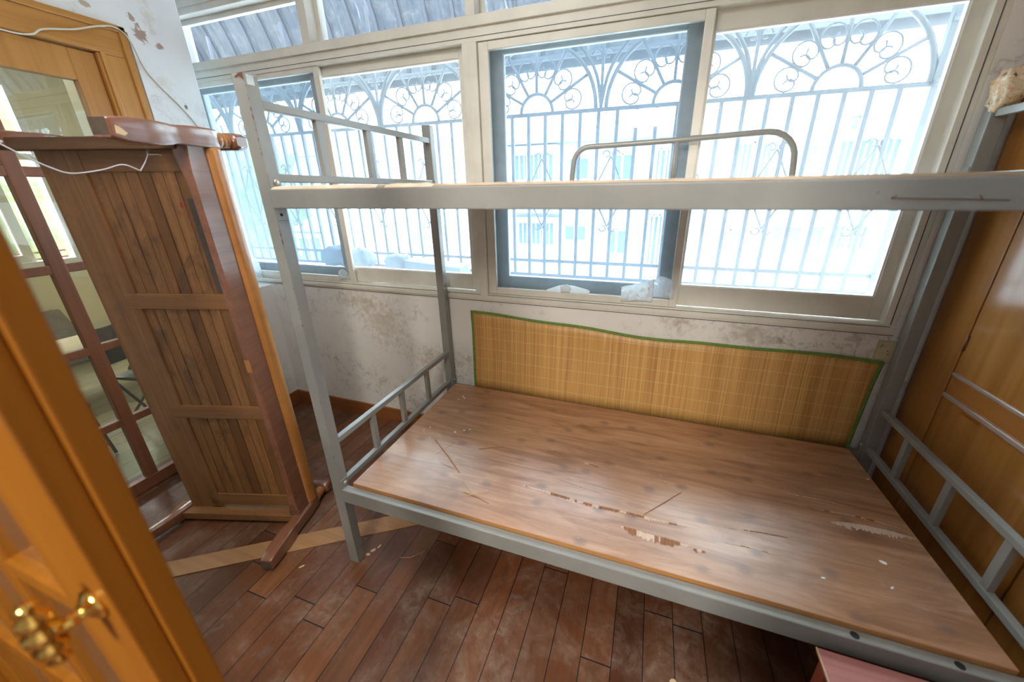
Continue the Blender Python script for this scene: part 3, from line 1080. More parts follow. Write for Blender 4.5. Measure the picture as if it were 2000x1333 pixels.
# ------------------------------------------------------------------ flakes and splinters on the board
flakes = [(0.185, 0.727, .011, 25), (0.200, 0.712, .010, 10), (0.176, 0.690, .008, 40), (0.234, 0.391, .006, 0), (0.300, 0.337, .005, 0), (0.296, 0.432, .013, -15), (0.330, 0.455, .008, 30), (0.352, 0.470, .006, 0),
          (0.205, 0.363, .006, 20), (0.151, 0.397, .006, 20), (0.165, 0.43, .007, -30), (1.811, 0.255, .016, -22), (1.794, 0.172, .009, 40), (1.938, 0.648, .006, 0), (1.625, 0.146, .010, 10)]
looks = ['long white flake nearest the back left corner of the bare board', 'second white flake of the trio by the back left board corner', 'small lone flake completing the trio by the back left corner',
         'tiny white flake left of the dark sliver pair', 'round white speck beside the longest brown splinter', 'widest white flake in the cluster near the left board edge', 'white flake right of the widest flake of the left cluster',
         'outermost speck of the white cluster near the left board edge', 'small white flake on the front fringe of the left cluster', 'white speck closest to the left edge of the board', 'white flake between cluster and left board edge',
         'white pill shaped flake on the right part of the board', 'crumbly white flake in front of the pill shaped one', 'white speck near the right back corner of the board', 'pale round flake set in a dark knot on the right']
for i, ((x, y, s, a), lb_) in enumerate(zip(flakes, looks)):
    rnd = random.Random(40 + i)
    pts = []
    n = 7
    for k in range(n):
        q = 2 * PI * k / n
        rx, ry = s * (0.5 + 0.15 * rnd.random()), s * (0.24 + 0.12 * rnd.random())
        v = Vector((rx * math.cos(q), ry * math.sin(q), 0))
        v.rotate(Matrix.Rotation(math.radians(a), 3, 'Z'))
        pts.append(Vector((x, y, ZB + 0.0001)) + v)
    o = MB().prism(pts, (0, 0, 0.0022)).build('paint_flake', M['chip'])
    tag(o, lb_, 'paint flake', 'paint flakes on the lower board')
sl = [((0.241, 0.352), (0.441, 0.202), 'straw_pale', 0.0032, 'widest pale bamboo splinter left of centre on the bare board'), ((0.451, 0.356), (0.548, 0.400), 'straw', 0.0016, 'dark splinter lying right of the widest pale one'),
      ((0.501, 0.119), (0.612, 0.098), 'straw', 0.0014, 'dark splinter nearest the front edge of the board'), ((0.500, 0.092), (0.600, 0.152), 'straw_pale', 0.0012, 'pale thin splinter crossing the one nearest the front edge'),
      ((1.134, 0.216), (1.262, 0.361), 'straw', 0.0015, 'dark splinter sticking out of the long tear in the veneer'), ((0.389, 0.590), (0.516, 0.431), 'straw_pale', 0.0011, 'thin pale splinter toward the back of the board'),
      ((0.478, 0.158), (0.530, 0.121), 'straw_pale', 0.0011, 'short pale splinter crossing two others near the front edge'), ((0.29, 0.265), (0.33, 0.36), 'straw_pale', 0.0008, 'hair thin splinter touching the widest pale one')]
for i, (a, b, mk, r, lb_) in enumerate(sl):
    za = ZB + r + 0.0002 + (0.0022 if i in (3, 6, 7) else 0.0)
    mid = ((a[0] + b[0]) / 2 + 0.004, (a[1] + b[1]) / 2 + 0.003)
    o = MB().tube([(a[0], a[1], za), (mid[0], mid[1], za + 0.0008), (b[0], b[1], za)], [r * 0.5, r, r * 0.4], 6).build('bamboo_splinter', M[mk])
    tag(o, lb_, 'splinter', 'splinters on the lower board')

# ------------------------------------------------------------------ wooden sofa stood on its end (local axes: w to its back, d to its feet, u along its length)
sofa = thing('wooden_sofa', 'brown slatted wooden sofa stood on its end with its underside facing the bed', 'sofa')
Wv = Vector((-0.95901, -0.28321, 0.009714))
Dv = Vector((0.282917, -0.958849, -0.023799))
Uv = Vector((0.016054, -0.020075, 0.99967))
SO = Vector((-0.387393, 0.276471, 0.0165))
mw = Matrix((Wv, Dv, Uv)).transposed().to_4x4()
mw.translation = SO
sofa.matrix_world = mw
SL = 1.636


def sec(d, w0, w1, u0, u1, r=0.006):
    """rounded rectangular section at depth d"""
    pts = []
    for (cw, cu, a0) in ((w1 - r, u1 - r, 0), (w0 + r, u1 - r, 90), (w0 + r, u0 + r, 180), (w1 - r, u0 + r, 270)):
        for k in range(4):
            a = math.radians(a0 + 30 * k)
            pts.append((cw + r * math.cos(a), d, cu + r * math.sin(a)))
    return pts


def front_leg(uc, flip):
    lg = MB()
    # depth, half width across, half height, shift of the centre toward the other leg
    rows = [(0.4275, .0235, .0225, 0.003), (0.421, .0250, .0245, 0.003), (0.39, .0275, .0300, 0.004), (0.34, .0290, .0325, 0.004), (0.30, .0290, .0325, 0.004), (0.268, .0265, .0300, 0.003),
            (0.247, .0240, .0265, 0.001), (0.228, .0245, .0265, 0.0), (0.20, .0260, .0285, 0.0), (0.15, .0270, .0295, -0.001), (0.110, .0270, .0295, -0.001), (0.092, .0260, .0280, -0.001), (0.084, .0215, .0225, 0)]
    lg.loft([sec(d, 0.024 - h, 0.024 + h, uc + flip * o - k, uc + flip * o + k) for d, h, k, o in rows])
    l = lg.build('front_leg', M['sofa_leg'], sofa, True)
    t = MB()
    t.lathe([(0.0, 0.0215), (0.004, 0.0235), (0.012, 0.0250), (0.022, 0.0235), (0.0245, 0.0205), (0.028, 0.0235), (0.035, 0.0245), (0.041, 0.0225), (0.043, 0.020), (0.047, 0.022), (0.056, 0.0225), (0.060, 0.021)], (0.024, 0.086, uc), (0, -1, 0), 22)
    t.build('turned_ring', M['sofa_rail'], l, True)
    bx((0.002, 0.4270, uc - 0.019), (0.046, 0.4283, uc + 0.019)).build('foot_end', M['end_grain'], l, True)
    return l


lgb = front_leg(0.0237, 1)
lgt = front_leg(SL - 0.0237, -1)
# bare chip at the foot of the upper leg
MB().prism([(-0.0042, 0.416, SL - 0.040), (-0.0042, 0.398, SL - 0.044), (-0.0046, 0.389, SL - 0.037), (-0.0044, 0.404, SL - 0.024), (-0.0042, 0.413, SL - 0.021)], (0.002, 0.0, 0.0)).build('bare_chip', M['chip_wood'], lgt, True)


def rear_leg(uc):
    lg = MB()
    rows = [(0.06, 0.585, .022), (0.13, 0.585, .024), (0.20, 0.602, .024), (0.28, 0.632, .023), (0.36, 0.668, .022), (0.42, 0.695, .021)]
    lg.loft([sec(d, w_ - h, w_ + h, uc - h, uc + h) for d, w_, h in rows])
    lg.build('rear_leg', M['sofa_leg'], sofa, True)


rear_leg(0.024)
rear_leg(SL - 0.028)


def armrest(u0, u1):
    a = MB()
    rows = [(-0.014, .016), (0.0, .028), (0.03, .030), (0.25, .028), (0.50, .026), (0.56, .022)]
    uc = (u0 + u1) / 2
    a.loft([[(w_, dd, uc + h * 0.95 * s) for dd, s in ((-0.022, -1), (-0.022, 1), (0.012, 1), (0.026, 0.8), (0.026, -0.8), (0.012, -1))] for w_, h in rows])
    a.build('armrest', M['sofa_leg'], sofa, True)


armrest(-0.004, 0.052)
armrest(SL - 0.052, SL + 0.004)
# rounded front seat rail
fr = MB()
prof = []
for k in range(16):
    a = 2 * PI * k / 16
    prof.append((0.016 + 0.022 * math.cos(a), 0.112 + 0.031 * math.sin(a)))
fr.loft([[(w_, d, u) for w_, d in prof] for u in (0.050, 0.06, 0.8, SL - 0.06, SL - 0.050)])
fr.build('front_rail', M['sofa_rail'], sofa, True)
# apron with shaped ends
ap = MB()
stn = []
for i in range(41):
    u = 0.047 + (SL - 0.094) * i / 40
    e = min(u - 0.047, SL - 0.047 - u)
    stn.append((u, 0.206 + 0.012 * min(1, e / 0.06), 0.0365 + 0.028 * math.exp(-(e / 0.07) ** 2)))
ap.loft(smooth=False, rings=[[(0.012, 0.13, u), (0.012, d - 0.004, u), (0.016, d, u), (wi - 0.003, d, u), (wi, d - 0.004, u), (wi, 0.13, u)] for u, d, wi in stn])
ap.build('apron', M['sofa_leg'], sofa, True)
MB().box((0.016, 0.212, 0.80), (0.0374, 0.2186, 0.855), 0.003).build('broken_edge', M['sofa_rail'], sofa, True)
# slatted underside
sp_ = MB()
ws = [0.036, 0.075, 0.117, 0.160, 0.201, 0.243, 0.286, 0.331, 0.374, 0.414]
for a, b in zip(ws[:-1], ws[1:]):
    sp_.box((a + 0.0015, 0.150, 0.10), (b - 0.0015, 0.1645 - 0.002 * ((a * 1000) % 3) / 3, 1.53), 0.002)
sp_.build('seat_panel', M['sofa'], sofa, True)
for (u0, u1, t0) in ((1.512, 1.578, 0.168), (1.040, 1.098, 0.172), (0.552, 0.612, 0.172), (0.062, 0.128, 0.170)):
    bx((0.038, 0.152, u0), (0.458, t0, u1), 0.002).build('batten', M['sofa_across'], sofa, True)
bx((0.414, 0.146, 0.05), (0.462, 0.170, SL - 0.05), 0.003).build('side_strip', M['sofa_frame'], sofa, True)
bx((0.463, 0.128, 0.012), (0.566, 0.166, SL - 0.03), 0.004).build('back_rail', M['sofa_frame'], sofa, True)
bx((0.045, 0.140, SL - 0.060), (0.640, 0.212, SL - 0.024), 0.003).build('end_apron', M['sofa_shaded'], sofa, True)
bx((0.045, 0.135, 0.004), (0.640, 0.205, 0.040), 0.003).build('end_apron', M['sofa_across'], sofa, True)
bx((0.074, 0.1655, 1.105), (0.100, 0.1685, 1.4295), 0.001).build('tape_strip', M['tape'], sofa, True)
bx((0.128, 0.1655, 1.402), (0.132, 0.1680, 1.417)).build('red_scrap', M['red'], sofa, True)

# ------------------------------------------------------------------ glazed door in the left wall
d2 = MB()
DY0, DY1 = -0.36, 0.402
d2.box((XL - 0.045, 0.318, 0.005), (XL - 0.005, DY1, 2.035), 0.003)
d2.box((XL - 0.045, DY0, 0.005), (XL - 0.005, DY0 + 0.085, 2.035), 0.003)
d2.box((XL - 0.045, DY0 + 0.085, 1.917), (XL - 0.005, 0.318, 2.035), 0.003)
door2 = struct('door_2', d2, M['oak_door'])
mu = MB()
mu.box((XL - 0.043, 0.004, 0.07), (XL - 0.007, 0.052, 1.917), 0.004)
for z in (1.549, 1.165, 0.79, 0.405):
    mu.box((XL - 0.041, DY0 + 0.085, z - 0.019), (XL - 0.009, 0.318, z + 0.019), 0.004)
mu.build('muntin', M['muntin'], door2)
bx((XL - 0.045, DY0 + 0.085, 0.005), (XL - 0.005, 0.318, 0.070), 0.003).build('bottom_rail', M['muntin'], door2)  # orange door rail painted dark to carry the shade near the floor
bx((XL - 0.028, DY0 + 0.08, 0.065), (XL - 0.024, 0.322, 1.92)).build('pane', M['glass_clear'], door2)
cs = MB()
cs.box((XL - 0.06, DY1 + 0.002, 0.0), (XL + 0.012, 0.522, 2.04), 0.004)
cs.box((XL - 0.06, DY1 + 0.012, 0.0), (XL + 0.020, DY1 + 0.030, 2.045), 0.004)
cs.box((XL - 0.0, 0.505, 0.0), (XL + 0.022, 0.532, 2.165), 0.005)
struct('trim_1', cs, M['oak_door'])
cs = MB()
cs.box((XL - 0.06, -0.42, 2.04), (XL + 0.012, 0.522, 2.150), 0.004)
cs.box((XL - 0.0, -0.42, 2.138), (XL + 0.022, 0.532, 2.165), 0.005)
cs.box((XL - 0.06, -0.42, 2.042), (XL + 0.020, 0.42, 2.062), 0.004)
struct('trim_2', cs, M['oak_door_h'])
cs = MB()
cs.box((XL - 0.06, -0.42, 0.0), (XL + 0.012, DY0 - 0.002, 2.04), 0.004)
struct('trim_3', cs, M['oak_door'])

# ------------------------------------------------------------------ glazed door leaf close to the camera (closed leaf of a pair, meeting edge toward the opening)
EX = 0.635
n1 = MB()
n1.box((EX - 0.105, -0.6995, 0.01), (EX, -0.678, 2.08), 0.002)
n1.box((EX - 0.105, -0.720, 0.01), (EX - 0.004, -0.700, 2.08), 0.002)
n1.box((-0.13, -0.720, 0.01), (-0.03, -0.678, 2.08), 0.002)
n1.box((-0.03, -0.720, 0.01), (EX - 0.105, -0.678, 0.30), 0.002)
n1.box((-0.03, -0.720, 1.97), (EX - 0.105, -0.678, 2.08), 0.002)
n1.box((EX - 0.118, -0.716, 0.30), (EX - 0.104, -0.682, 1.97), 0.003)
near = struct('door_1', n1, M['near_door'])
mu = MB()
for x in (0.14, 0.33):
    mu.box((x, -0.714, 0.30), (x + 0.03, -0.684, 1.97), 0.004)
for z in (0.68, 1.01, 1.34, 1.66):
    mu.box((-0.03, -0.713, z), (EX - 0.118, -0.685, z + 0.03), 0.004)
mu.build('muntin', M['near_door'], near)
bx((-0.03, -0.701, 0.29), (EX - 0.11, -0.697, 1.98)).build('pane', M['glass_clear'], near)
h = MB()
hx, hz = 0.601, 1.094
h.lathe([(0, 0.016), (0.003, 0.017), (0.005, 0.014), (0.008, 0.009), (0.011, 0.0065), (0.015, 0.0055), (0.0165, 0.0075), (0.0185, 0.0075), (0.020, 0.0052), (0.0235, 0.0068), (0.026, 0.005), (0.034, 0.0045)], (hx, -0.720, hz), (0, -1, 0), 20)
h.lathe([(-0.038, 0.001), (-0.036, 0.005), (-0.032, 0.0075), (-0.028, 0.005), (-0.024, 0.0055), (-0.020, 0.0095), (-0.014, 0.0105), (-0.010, 0.0065), (-0.006, 0.008), (-0.002, 0.0115), (0.004, 0.0115), (0.008, 0.007), (0.012, 0.0085), (0.016, 0.0105), (0.021, 0.0095), (0.025, 0.0055), (0.028, 0.005), (0.032, 0.0075), (0.036, 0.005), (0.038, 0.001)], (hx, -0.752, hz + 0.006), (0, 0, 1), 22)
h.build('door_handle', M['brass'], near)
fr_ = MB()
fr_.box((-0.17, -0.86, 0), (-0.132, -0.71, 2.12), 0.003)
fr_.box((1.235, -0.86, 0), (1.27, -0.71, 2.12), 0.003)
fr_.box((-0.132, -0.86, 2.085), (1.235, -0.71, 2.12), 0.003)
struct('trim_4', fr_, M['near_door'])

# ------------------------------------------------------------------ cabinet at the right end of the bed
CX = 2.10
cab = thing('wardrobe', 'tall glossy orange brown wardrobe behind the right end of the bunk bed', 'wardrobe', (CX + 0.25, 0.2, 0))
bx((CX + 0.02, -0.66, 0.0), (CX + 0.515, 0.905, 2.45), 0.003).build('body', M['cabinet'], cab)
bx((CX, 0.735, 0.03), (CX + 0.021, 0.905, 2.44), 0.002).build('side_panel', M['cabinet'], cab)
for (y0, y1) in ((0.28, 0.731), (-0.19, 0.274), (-0.655, -0.196)):
    dd = bx((CX + 0.001, y0, 0.851), (CX + 0.021, y1, 2.44), 0.002).build('door', M['cabinet'], cab)
    bx((CX - 0.004, y0 + 0.002, 0.838), (CX + 0.02, y1 - 0.002, 0.851), 0.003).build('edge_strip', M['strip'], dd)
    lo = bx((CX + 0.001, y0, 0.03), (CX + 0.021, y1, 0.757), 0.002).build('door', M['cabinet'], cab)
    bx((CX - 0.006, y0 + 0.002, 0.757), (CX + 0.02, y1 - 0.002, 0.773), 0.003).build('edge_strip', M['strip'], lo)
    bx((CX - 0.002, y1 - 0.165, 0.742), (CX + 0.002, y1 - 0.095, 0.750)).build('finger_slot', M['brass'], lo)
    bx((CX + 0.001, y0, 0.773), (CX + 0.02, y1, 0.838), 0.002).build('middle_strip', M['cabinet_dark'], cab)
    hg = MB().tube([(CX - 0.001, y1 - 0.001, 0.93), (CX - 0.001, y1 - 0.001, 0.985)], 0.004, 8).build('hinge', M['muntin'], dd)

# ------------------------------------------------------------------ low red stool in front of the bed
ST = 0.360
stool = thing('stool', 'low red topped stool close to the front rail of the bunk bed', 'stool', (1.80, -0.17, 0))
tp = bx((1.566, -0.330, ST - 0.013), (2.02, -0.022, ST), 0.002).build('top', M['stool'], stool)
bx((1.5645, -0.331, ST - 0.004), (1.5668, -0.021, ST - 0.0003)).build('edge_band', M['chip_wood'], tp)
for (xx, yy) in ((1.585, -0.06), (1.585, -0.30), (1.99, -0.06), (1.99, -0.30)):
    MB().hexa([(xx - 0.018 + (0.0 if k < 4 else 0.034) , yy - 0.016 + (0.034 if k & 2 else 0), (0.0 if not k & 1 else ST - 0.012)) for k in range(8)], 0.003).build('leg', M['stool_leg'], stool)
bx((1.602, -0.052, ST - 0.07), (1.975, -0.036, ST - 0.013), 0.002).build('rail', M['stool_leg'], stool)
bx((1.602, -0.316, ST - 0.07), (1.975, -0.300, ST - 0.013), 0.002).build('rail', M['stool_leg'], stool)

# ------------------------------------------------------------------ loose plank on the floor
pd = Vector((0.838, 0.546, 0)).normalized()
pn = Vector((-pd.y, pd.x, 0))
pc = Vector((-0.275, 0.0, 0))
pl = MB()
cs_ = []
for a in (-0.56, 0.56):
    for b_ in (-0.041, 0.041):
        for z in (0.0004, 0.005):
            cs_.append(pc + pd * (a + (0.05 if a < 0 and b_ < 0 else 0)) + pn * b_ + Vector((0, 0, z)))
pl.hexa(cs_, 0.001)
o = pl.build('plank', M['plank'])
tag(o, 'thin loose plank on the floor crossing under the foot of the upended sofa', 'plank')

# ------------------------------------------------------------------ crumbs of wood on the floor
for i, (x, y, l, w_, ang, lb_) in enumerate(((-0.172, -0.085, .013, .004, 50, 'pale wood splinter on the floor in front of the sofa foot'), (0.054, 0.045, .010, .006, 20, 'wood crumb on the floor closest to the near bunk post'),
                                             (0.061, 0.068, .012, .006, 60, 'middle wood crumb on the floor beside the near bunk post'), (0.074, 0.090, .012, .005, 80, 'wood crumb farthest back beside the near bunk post'),
                                             (1.270, -0.012, .011, .008, 10, 'lone orange wood crumb on the dark floor under the front rail'))):
    rnd = random.Random(90 + i)
    pts = []
    for k in range(6):
        q = 2 * PI * k / 6
        v = Vector((l * (0.8 + 0.3 * rnd.random()) * math.cos(q), w_ * (0.7 + 0.5 * rnd.random()) * math.sin(q), 0))
        v.rotate(Matrix.Rotation(math.radians(ang), 3, 'Z'))
        pts.append(Vector((x, y, 0.0003)) + v)
    o = MB().prism(pts, (0, 0, 0.003)).build('wood_crumb', M['chip_wood'])
    tag(o, lb_, 'wood crumb', 'wood crumbs on the floor')
o = MB().tube([(0.19, 0.075, 0.0015), (0.235, 0.088, 0.003), (0.275, 0.135, 0.0015)], 0.0011, 6).build('bamboo_splinter', M['straw_pale'])
tag(o, 'curved pale splinter on the floor boards right of the near bunk post', 'splinter')

# ------------------------------------------------------------------ wires
w1 = spline([(XL + 0.028, -0.30, 2.04), (XL + 0.028, -0.05, 2.055), (XL + 0.028, 0.134, 2.032), (XL + 0.028, 0.211, 2.040), (XL + 0.028, 0.253, 2.070), (XL + 0.028, 0.349, 2.100), (XL + 0.030, 0.43, 2.136), (XL + 0.028, 0.494, 2.152),
             (XL + 0.026, 0.536, 2.118), (XL + 0.006, 0.580, 2.000), (XL + 0.005, 0.690, 1.868), (XL + 0.005, 0.755, 1.75), (XL + 0.005, 0.785, 1.55)], 6)
o = MB().tube(w1, 0.0032, 8).build('cable', M['cable'])
tag(o, 'cream cable draped along the orange door head and down the peeling wall', 'cable')


def ray(u, v, t):
    d = Vector(((u - 1023.45) / 717.14, -(v - 639.5) / 717.14, -1)).normalized()
    return Vector(cam.location) + (cam.rotation_euler.to_matrix() @ d) * t


w2 = spline([(-1.255, -0.40, 1.78), tuple(ray(-40, 262, 1.95)), tuple(ray(0, 281, 1.9)), tuple(ray(50, 306, 1.83)), tuple(ray(95, 326, 1.78)), tuple(ray(140, 339, 1.745)), tuple(ray(200, 332, 1.74)), tuple(ray(240, 322, 1.74)), tuple(ray(275, 334, 1.74))], 6)
w2 += spline([tuple(ray(275, 334, 1.74)), tuple(ray(286, 312, 1.745)), tuple(ray(292, 288, 1.75))], 4)[1:]
w2 += spline([tuple(ray(292, 288, 1.75)), tuple(ray(293, 278, 1.76)), tuple(ray(288, 300, 1.742)), tuple(ray(310, 302, 1.742)), tuple(ray(337, 309, 1.742))], 5)[1:]
o = MB().tube(w2, 0.0022, 8).build('wire', M['wire'])
tag(o, 'thin pale wire sagging in the air and hooked round the top sofa leg', 'wire')

# ------------------------------------------------------------------ socket block, bag on the post, plastic on the window ledge
sk = thing('socket_block', 'yellowed plastic socket block on the wall between the mat and the far right bed post', 'socket', (1.99, 0.90, 0.80))
bx((1.962, 0.9006, 0.803), (2.034, 0.9148, 0.880), 0.003).build('casing', M['socket'], sk)
for (x, z) in ((1.969, 0.864), (1.974, 0.862), (1.966, 0.856), (1.992, 0.842), (1.998, 0.828)):
    bx((x + 0.002, 0.9000, z - 0.0025), (x + 0.0045, 0.9010, z + 0.0025)).build('pin_hole', M['dark'], sk)


def lump(c, r, seed, amp, n=18, flat=1.0):
    """crumpled closed blob"""
    def fn(u, v):
        th, ph = 2 * PI * u, PI * v
        d = Vector((math.sin(ph) * math.cos(th), math.sin(ph) * math.sin(th), math.cos(ph)))
        k = 1 + amp * (noise.noise(d * 2.1 + Vector((seed, 0, 0))) + 0.7 * abs(noise.noise(d * 5.0 + Vector((0, seed, 0)))))
        e = Vector((math.copysign(abs(d.x) ** 0.6, d.x), math.copysign(abs(d.y) ** 0.6, d.y), math.copysign(abs(d.z) ** 0.7, d.z)))
        return (c[0] + e.x * r[0] * k, c[1] + e.y * r[1] * k, c[2] + e.z * r[2] * k)
    return MB().grid(fn, n * 2, n)


o = lump((BL - BA / 2 + 0.003, BD - BB / 2 - 0.006, 1.722), (0.032, 0.030, 0.052), 3.3, 0.28)
o = o.build('plastic_bag', M['print'])
tag(o, 'crumpled cream plastic bag with orange print capping the far right bed post', 'bag')

hg_ = thing('folded_hanger', 'white plastic film knotted over a flat triangular hanger on the window ledge', 'hanger', (0.70, 0.925, 0.985))
yq = 0.913
mb = MB()
mb.prism([(0.590, yq, 0.9825), (0.600, yq, 0.990), (0.655, yq, 1.012), (0.690, yq, 1.020), (0.735, yq, 1.016), (0.800, yq, 1.002), (0.812, yq, 0.994), (0.808, yq, 0.982)], (0, 0.006, 0))
mb.build('film_sheet', M['paper'], hg_)
lump((0.693, 0.9095, 1.001), (0.024, 0.004, 0.018), 1.2, 0.3, 10).build('knot', M['paper'], hg_)


def crumple(name, x0, x1, zf0, zf1, y, amp, seed, m, label, cat):
    def fn(u, v):
        x = x0 + (x1 - x0) * u
        z = zf0(u) + (zf1(u) - zf0(u)) * v
        return (x, y - amp * abs(noise.noise(Vector((u * 5 + seed, v * 3, seed)))) - amp * 0.6 * abs(noise.noise(Vector((u * 13, v * 9 + seed, 1)))), z)
    o = MB().grid(fn, 26, 14, None, (0, 0.0008, 0)).build(name, m)
    return tag(o, label, cat)


crumple('plastic_bag', 0.958, 1.10, lambda u: 0.956 + 0.012 * u, lambda u: 1.028 + 0.045 * u, 0.918, 0.020, 2.0, M['paper'], 'creased white plastic bag stuffed at the bottom corner of the grey screen', 'bag')
crumple('plastic_sheet', 1.075, 1.188, lambda u: 0.990 - 0.005 * u, lambda u: 1.075 - 0.015 * u + 0.02 * math.sin(u * 3), 0.919, 0.014, 5.0, M['film'], 'clear plastic film stuck over the lower corner where screen and sash meet', 'plastic film')
crumple('rag', -0.712, -0.625, lambda u: 0.955 + 0.012 * u, lambda u: 0.995 + 0.03 * math.sin(PI * min(1, u + 0.1)), 0.918, 0.012, 8.0, M['film'], 'scrap of wrinkled clear plastic caught at the foot of the left screen', 'plastic film')
crumple('plastic_sheet', -1.42, -1.345, lambda u: 0.925 + 0.0 * u, lambda u: 1.10 - 0.07 * u, 0.910, 0.012, 11.0, M['film'], 'torn clear plastic hanging at the window corner behind the sofa edge', 'plastic film')

# ------------------------------------------------------------------ security grille outside
GY = 1.35
gr = thing('window_grille', 'wrought security grille with sunburst arches outside the window', 'grille', (0.27, GY, 0.98))
gm = M['grille']


def rod(pts, r=0.006, seg=6):
    return MB().tube(pts, r, seg)


for z in (1.838, 1.052, 0.965):
    bx((-2.60, GY - 0.006, z - 0.009), (2.10, GY + 0.006, z + 0.009)).build('cross_bar', gm, gr)
x = -2.56
while x < 2.06:
    bx((x - 0.0085, GY - 0.0085, 0.96), (x + 0.0085, GY + 0.0085, 1.84)).build('bar', gm, gr)
    x += 0.0945
for x in (2.082, -2.60):
    bx((x - 0.012, GY - 0.012, 0.95), (x + 0.012, GY + 0.012, 2.45)).build('corner_post', gm, gr)
for z in (2.05, 1.838, 1.052):
    bx((2.072, 1.12, z - 0.010), (2.090, GY, z + 0.010)).build('side_bar', gm, gr)
bx((2.075, 1.16, 0.95), (2.089, 1.174, 2.45)).build('side_bar', gm, gr)
cents = [1.752, 1.097, 0.415, -0.272, -0.921, -1.57, -2.22]


def arc(cx, cz, r, a0, a1, n=16):
    return [(cx + r * math.cos(math.radians(a0 + (a1 - a0) * k / n)), GY, cz + r * math.sin(math.radians(a0 + (a1 - a0) * k / n))) for k in range(n + 1)]


def scroll(cx, cz, r, a0, turn, mirror=1):
    pts = []
    for k in range(16):
        t = k / 15
        a = math.radians(a0 + mirror * turn * t)
        rr = r * (1 - 0.55 * t)
        pts.append((cx + rr * math.cos(a), GY - 0.002, cz + rr * math.sin(a)))
    return pts


ZH = 1.845
for c_ in cents:
    sb = MB()
    sb.tube(arc(c_, ZH, 0.088, 0, 180), 0.009, 6)
    sb.tube(arc(c_, ZH, 0.315, 0, 180, 24), 0.011, 6)
    for a in (30, 60, 90, 120, 150):
        ca, sa = math.cos(math.radians(a)), math.sin(math.radians(a))
        sb.tube([(c_ + 0.088 * ca, GY, ZH + 0.088 * sa), (c_ + 0.312 * ca, GY, ZH + 0.312 * sa)], 0.008, 6)
    for a in (15, 45, 75, 105, 135, 165):
        ca, sa = math.cos(math.radians(a)), math.sin(math.radians(a))
        cx, cz = c_ + 0.200 * ca, ZH + 0.200 * sa
        for mr in (1, -1):
            # half a C scroll: out from its crown, round and curling in at the spoke
            pts = []
            for k in range(19):
                t = k / 18
                an = math.radians(a + mr * 300 * t)
                rr = 0.046 if t < 0.45 else 0.046 - 0.034 * (t - 0.45) / 0.55
                sh = 0.0 if t < 0.45 else 0.030 * (t - 0.45) / 0.55
                nx, nz = -math.sin(math.radians(a)) * mr, math.cos(math.radians(a)) * mr
                pts.append((cx + rr * math.cos(an) + nx * sh, GY - 0.003, cz + rr * math.sin(an) + nz * sh))
            sb.tube(pts, 0.0040, 5)
    sb.build('sunburst', gm, gr)
for a, b in zip(cents[:-1], cents[1:]):
    xm = (a + b) / 2
    bx((xm - 0.007, GY - 0.007, ZH), (xm + 0.007, GY + 0.007, 2.45)).build('fork_post', gm, gr)
    fk = MB()
    for s_ in (1, -1):
        fk.tube(spline([(xm, GY, ZH + 0.01), (xm + s_ * 0.03, GY, ZH + 0.15), (xm + s_ * 0.10, GY, ZH + 0.26), (xm + s_ * 0.2, GY, ZH + 0.34)], 5), 0.009, 6)
        fk.tube(scroll(xm + s_ * 0.026, 2.075, 0.026, 90 - s_ * 90, 300, s_), 0.0048, 5)
    fk.build('fork', gm, gr)
xd = 2.052 - 0.0945
while xd > -2.5:
    dm = MB()
    for s_ in (1, -1):
        dm.tube([(xd, GY - 0.005, 1.62), (xd + s_ * 0.088, GY - 0.005, 1.44)], 0.0045, 5)
        dm.tube([(xd + s_ * 0.088, GY - 0.005, 1.44), (xd, GY - 0.005, 1.26)], 0.0045, 5)
        dm.tube(scroll(xd + s_ * 0.022, 1.628, 0.022, 90 - s_ * 90, 300, s_), 0.004, 5)
        dm.tube(scroll(xd + s_ * 0.022, 1.252, 0.022, 90 - s_ * 90, 300, -s_), 0.004, 5)
    dm.build('diamond', gm, gr)
    xd -= 0.378

# ------------------------------------------------------------------ awning outside
aw = thing('awning', 'curved grey corrugated plastic awning on dark ribs above the window', 'awning', (0.3, 1.13, 2.25))
AY0, AZ0, ARY, ARZ = 1.13, 2.238, 0.78, 0.92


def aw_pt(x, t, k=0.0):
    a = t * PI / 2
    return (x, AY0 + (ARY - k) * math.cos(a), AZ0 + (ARZ - k) * math.sin(a))


mb = MB()
mb.grid(lambda u, v: (aw_pt(-4.6 + 8.0 * u, v, 0.012 * math.sin(u * 8.0 / 0.075 * 2 * PI))), 425, 14)
mb.build('sheet', M['awning'], aw)
x = -4.5
while x < 3.3:
    rb = MB()
    rb.tube([aw_pt(x, t / 12, 0.03) for t in range(13)], 0.016, 6)
    rb.build('rib', M['awning_rib'], aw)
    x += 0.20
for t, r in ((0.0, 0.016), (0.42, 0.012), (0.75, 0.014)):
    p = aw_pt(0, t, 0.045)
    MB().tube([(-4.6, p[1], p[2]), (3.4, p[1], p[2])], r, 8).build('purlin', M['awning_rib'], aw)
bx((-4.6, AY0 + ARY - 0.012, AZ0 - 0.055), (3.4, AY0 + ARY + 0.004, AZ0 + 0.01)).build('valance', M['awning_rib'], aw)
for x in (-1.6, -0.55, 1.0):
    p = aw_pt(x, 0.42, 0.05)
    MB().tube([(x, AY0, 2.62), p], 0.012, 6).build('strut', M['awning_rib'], aw)

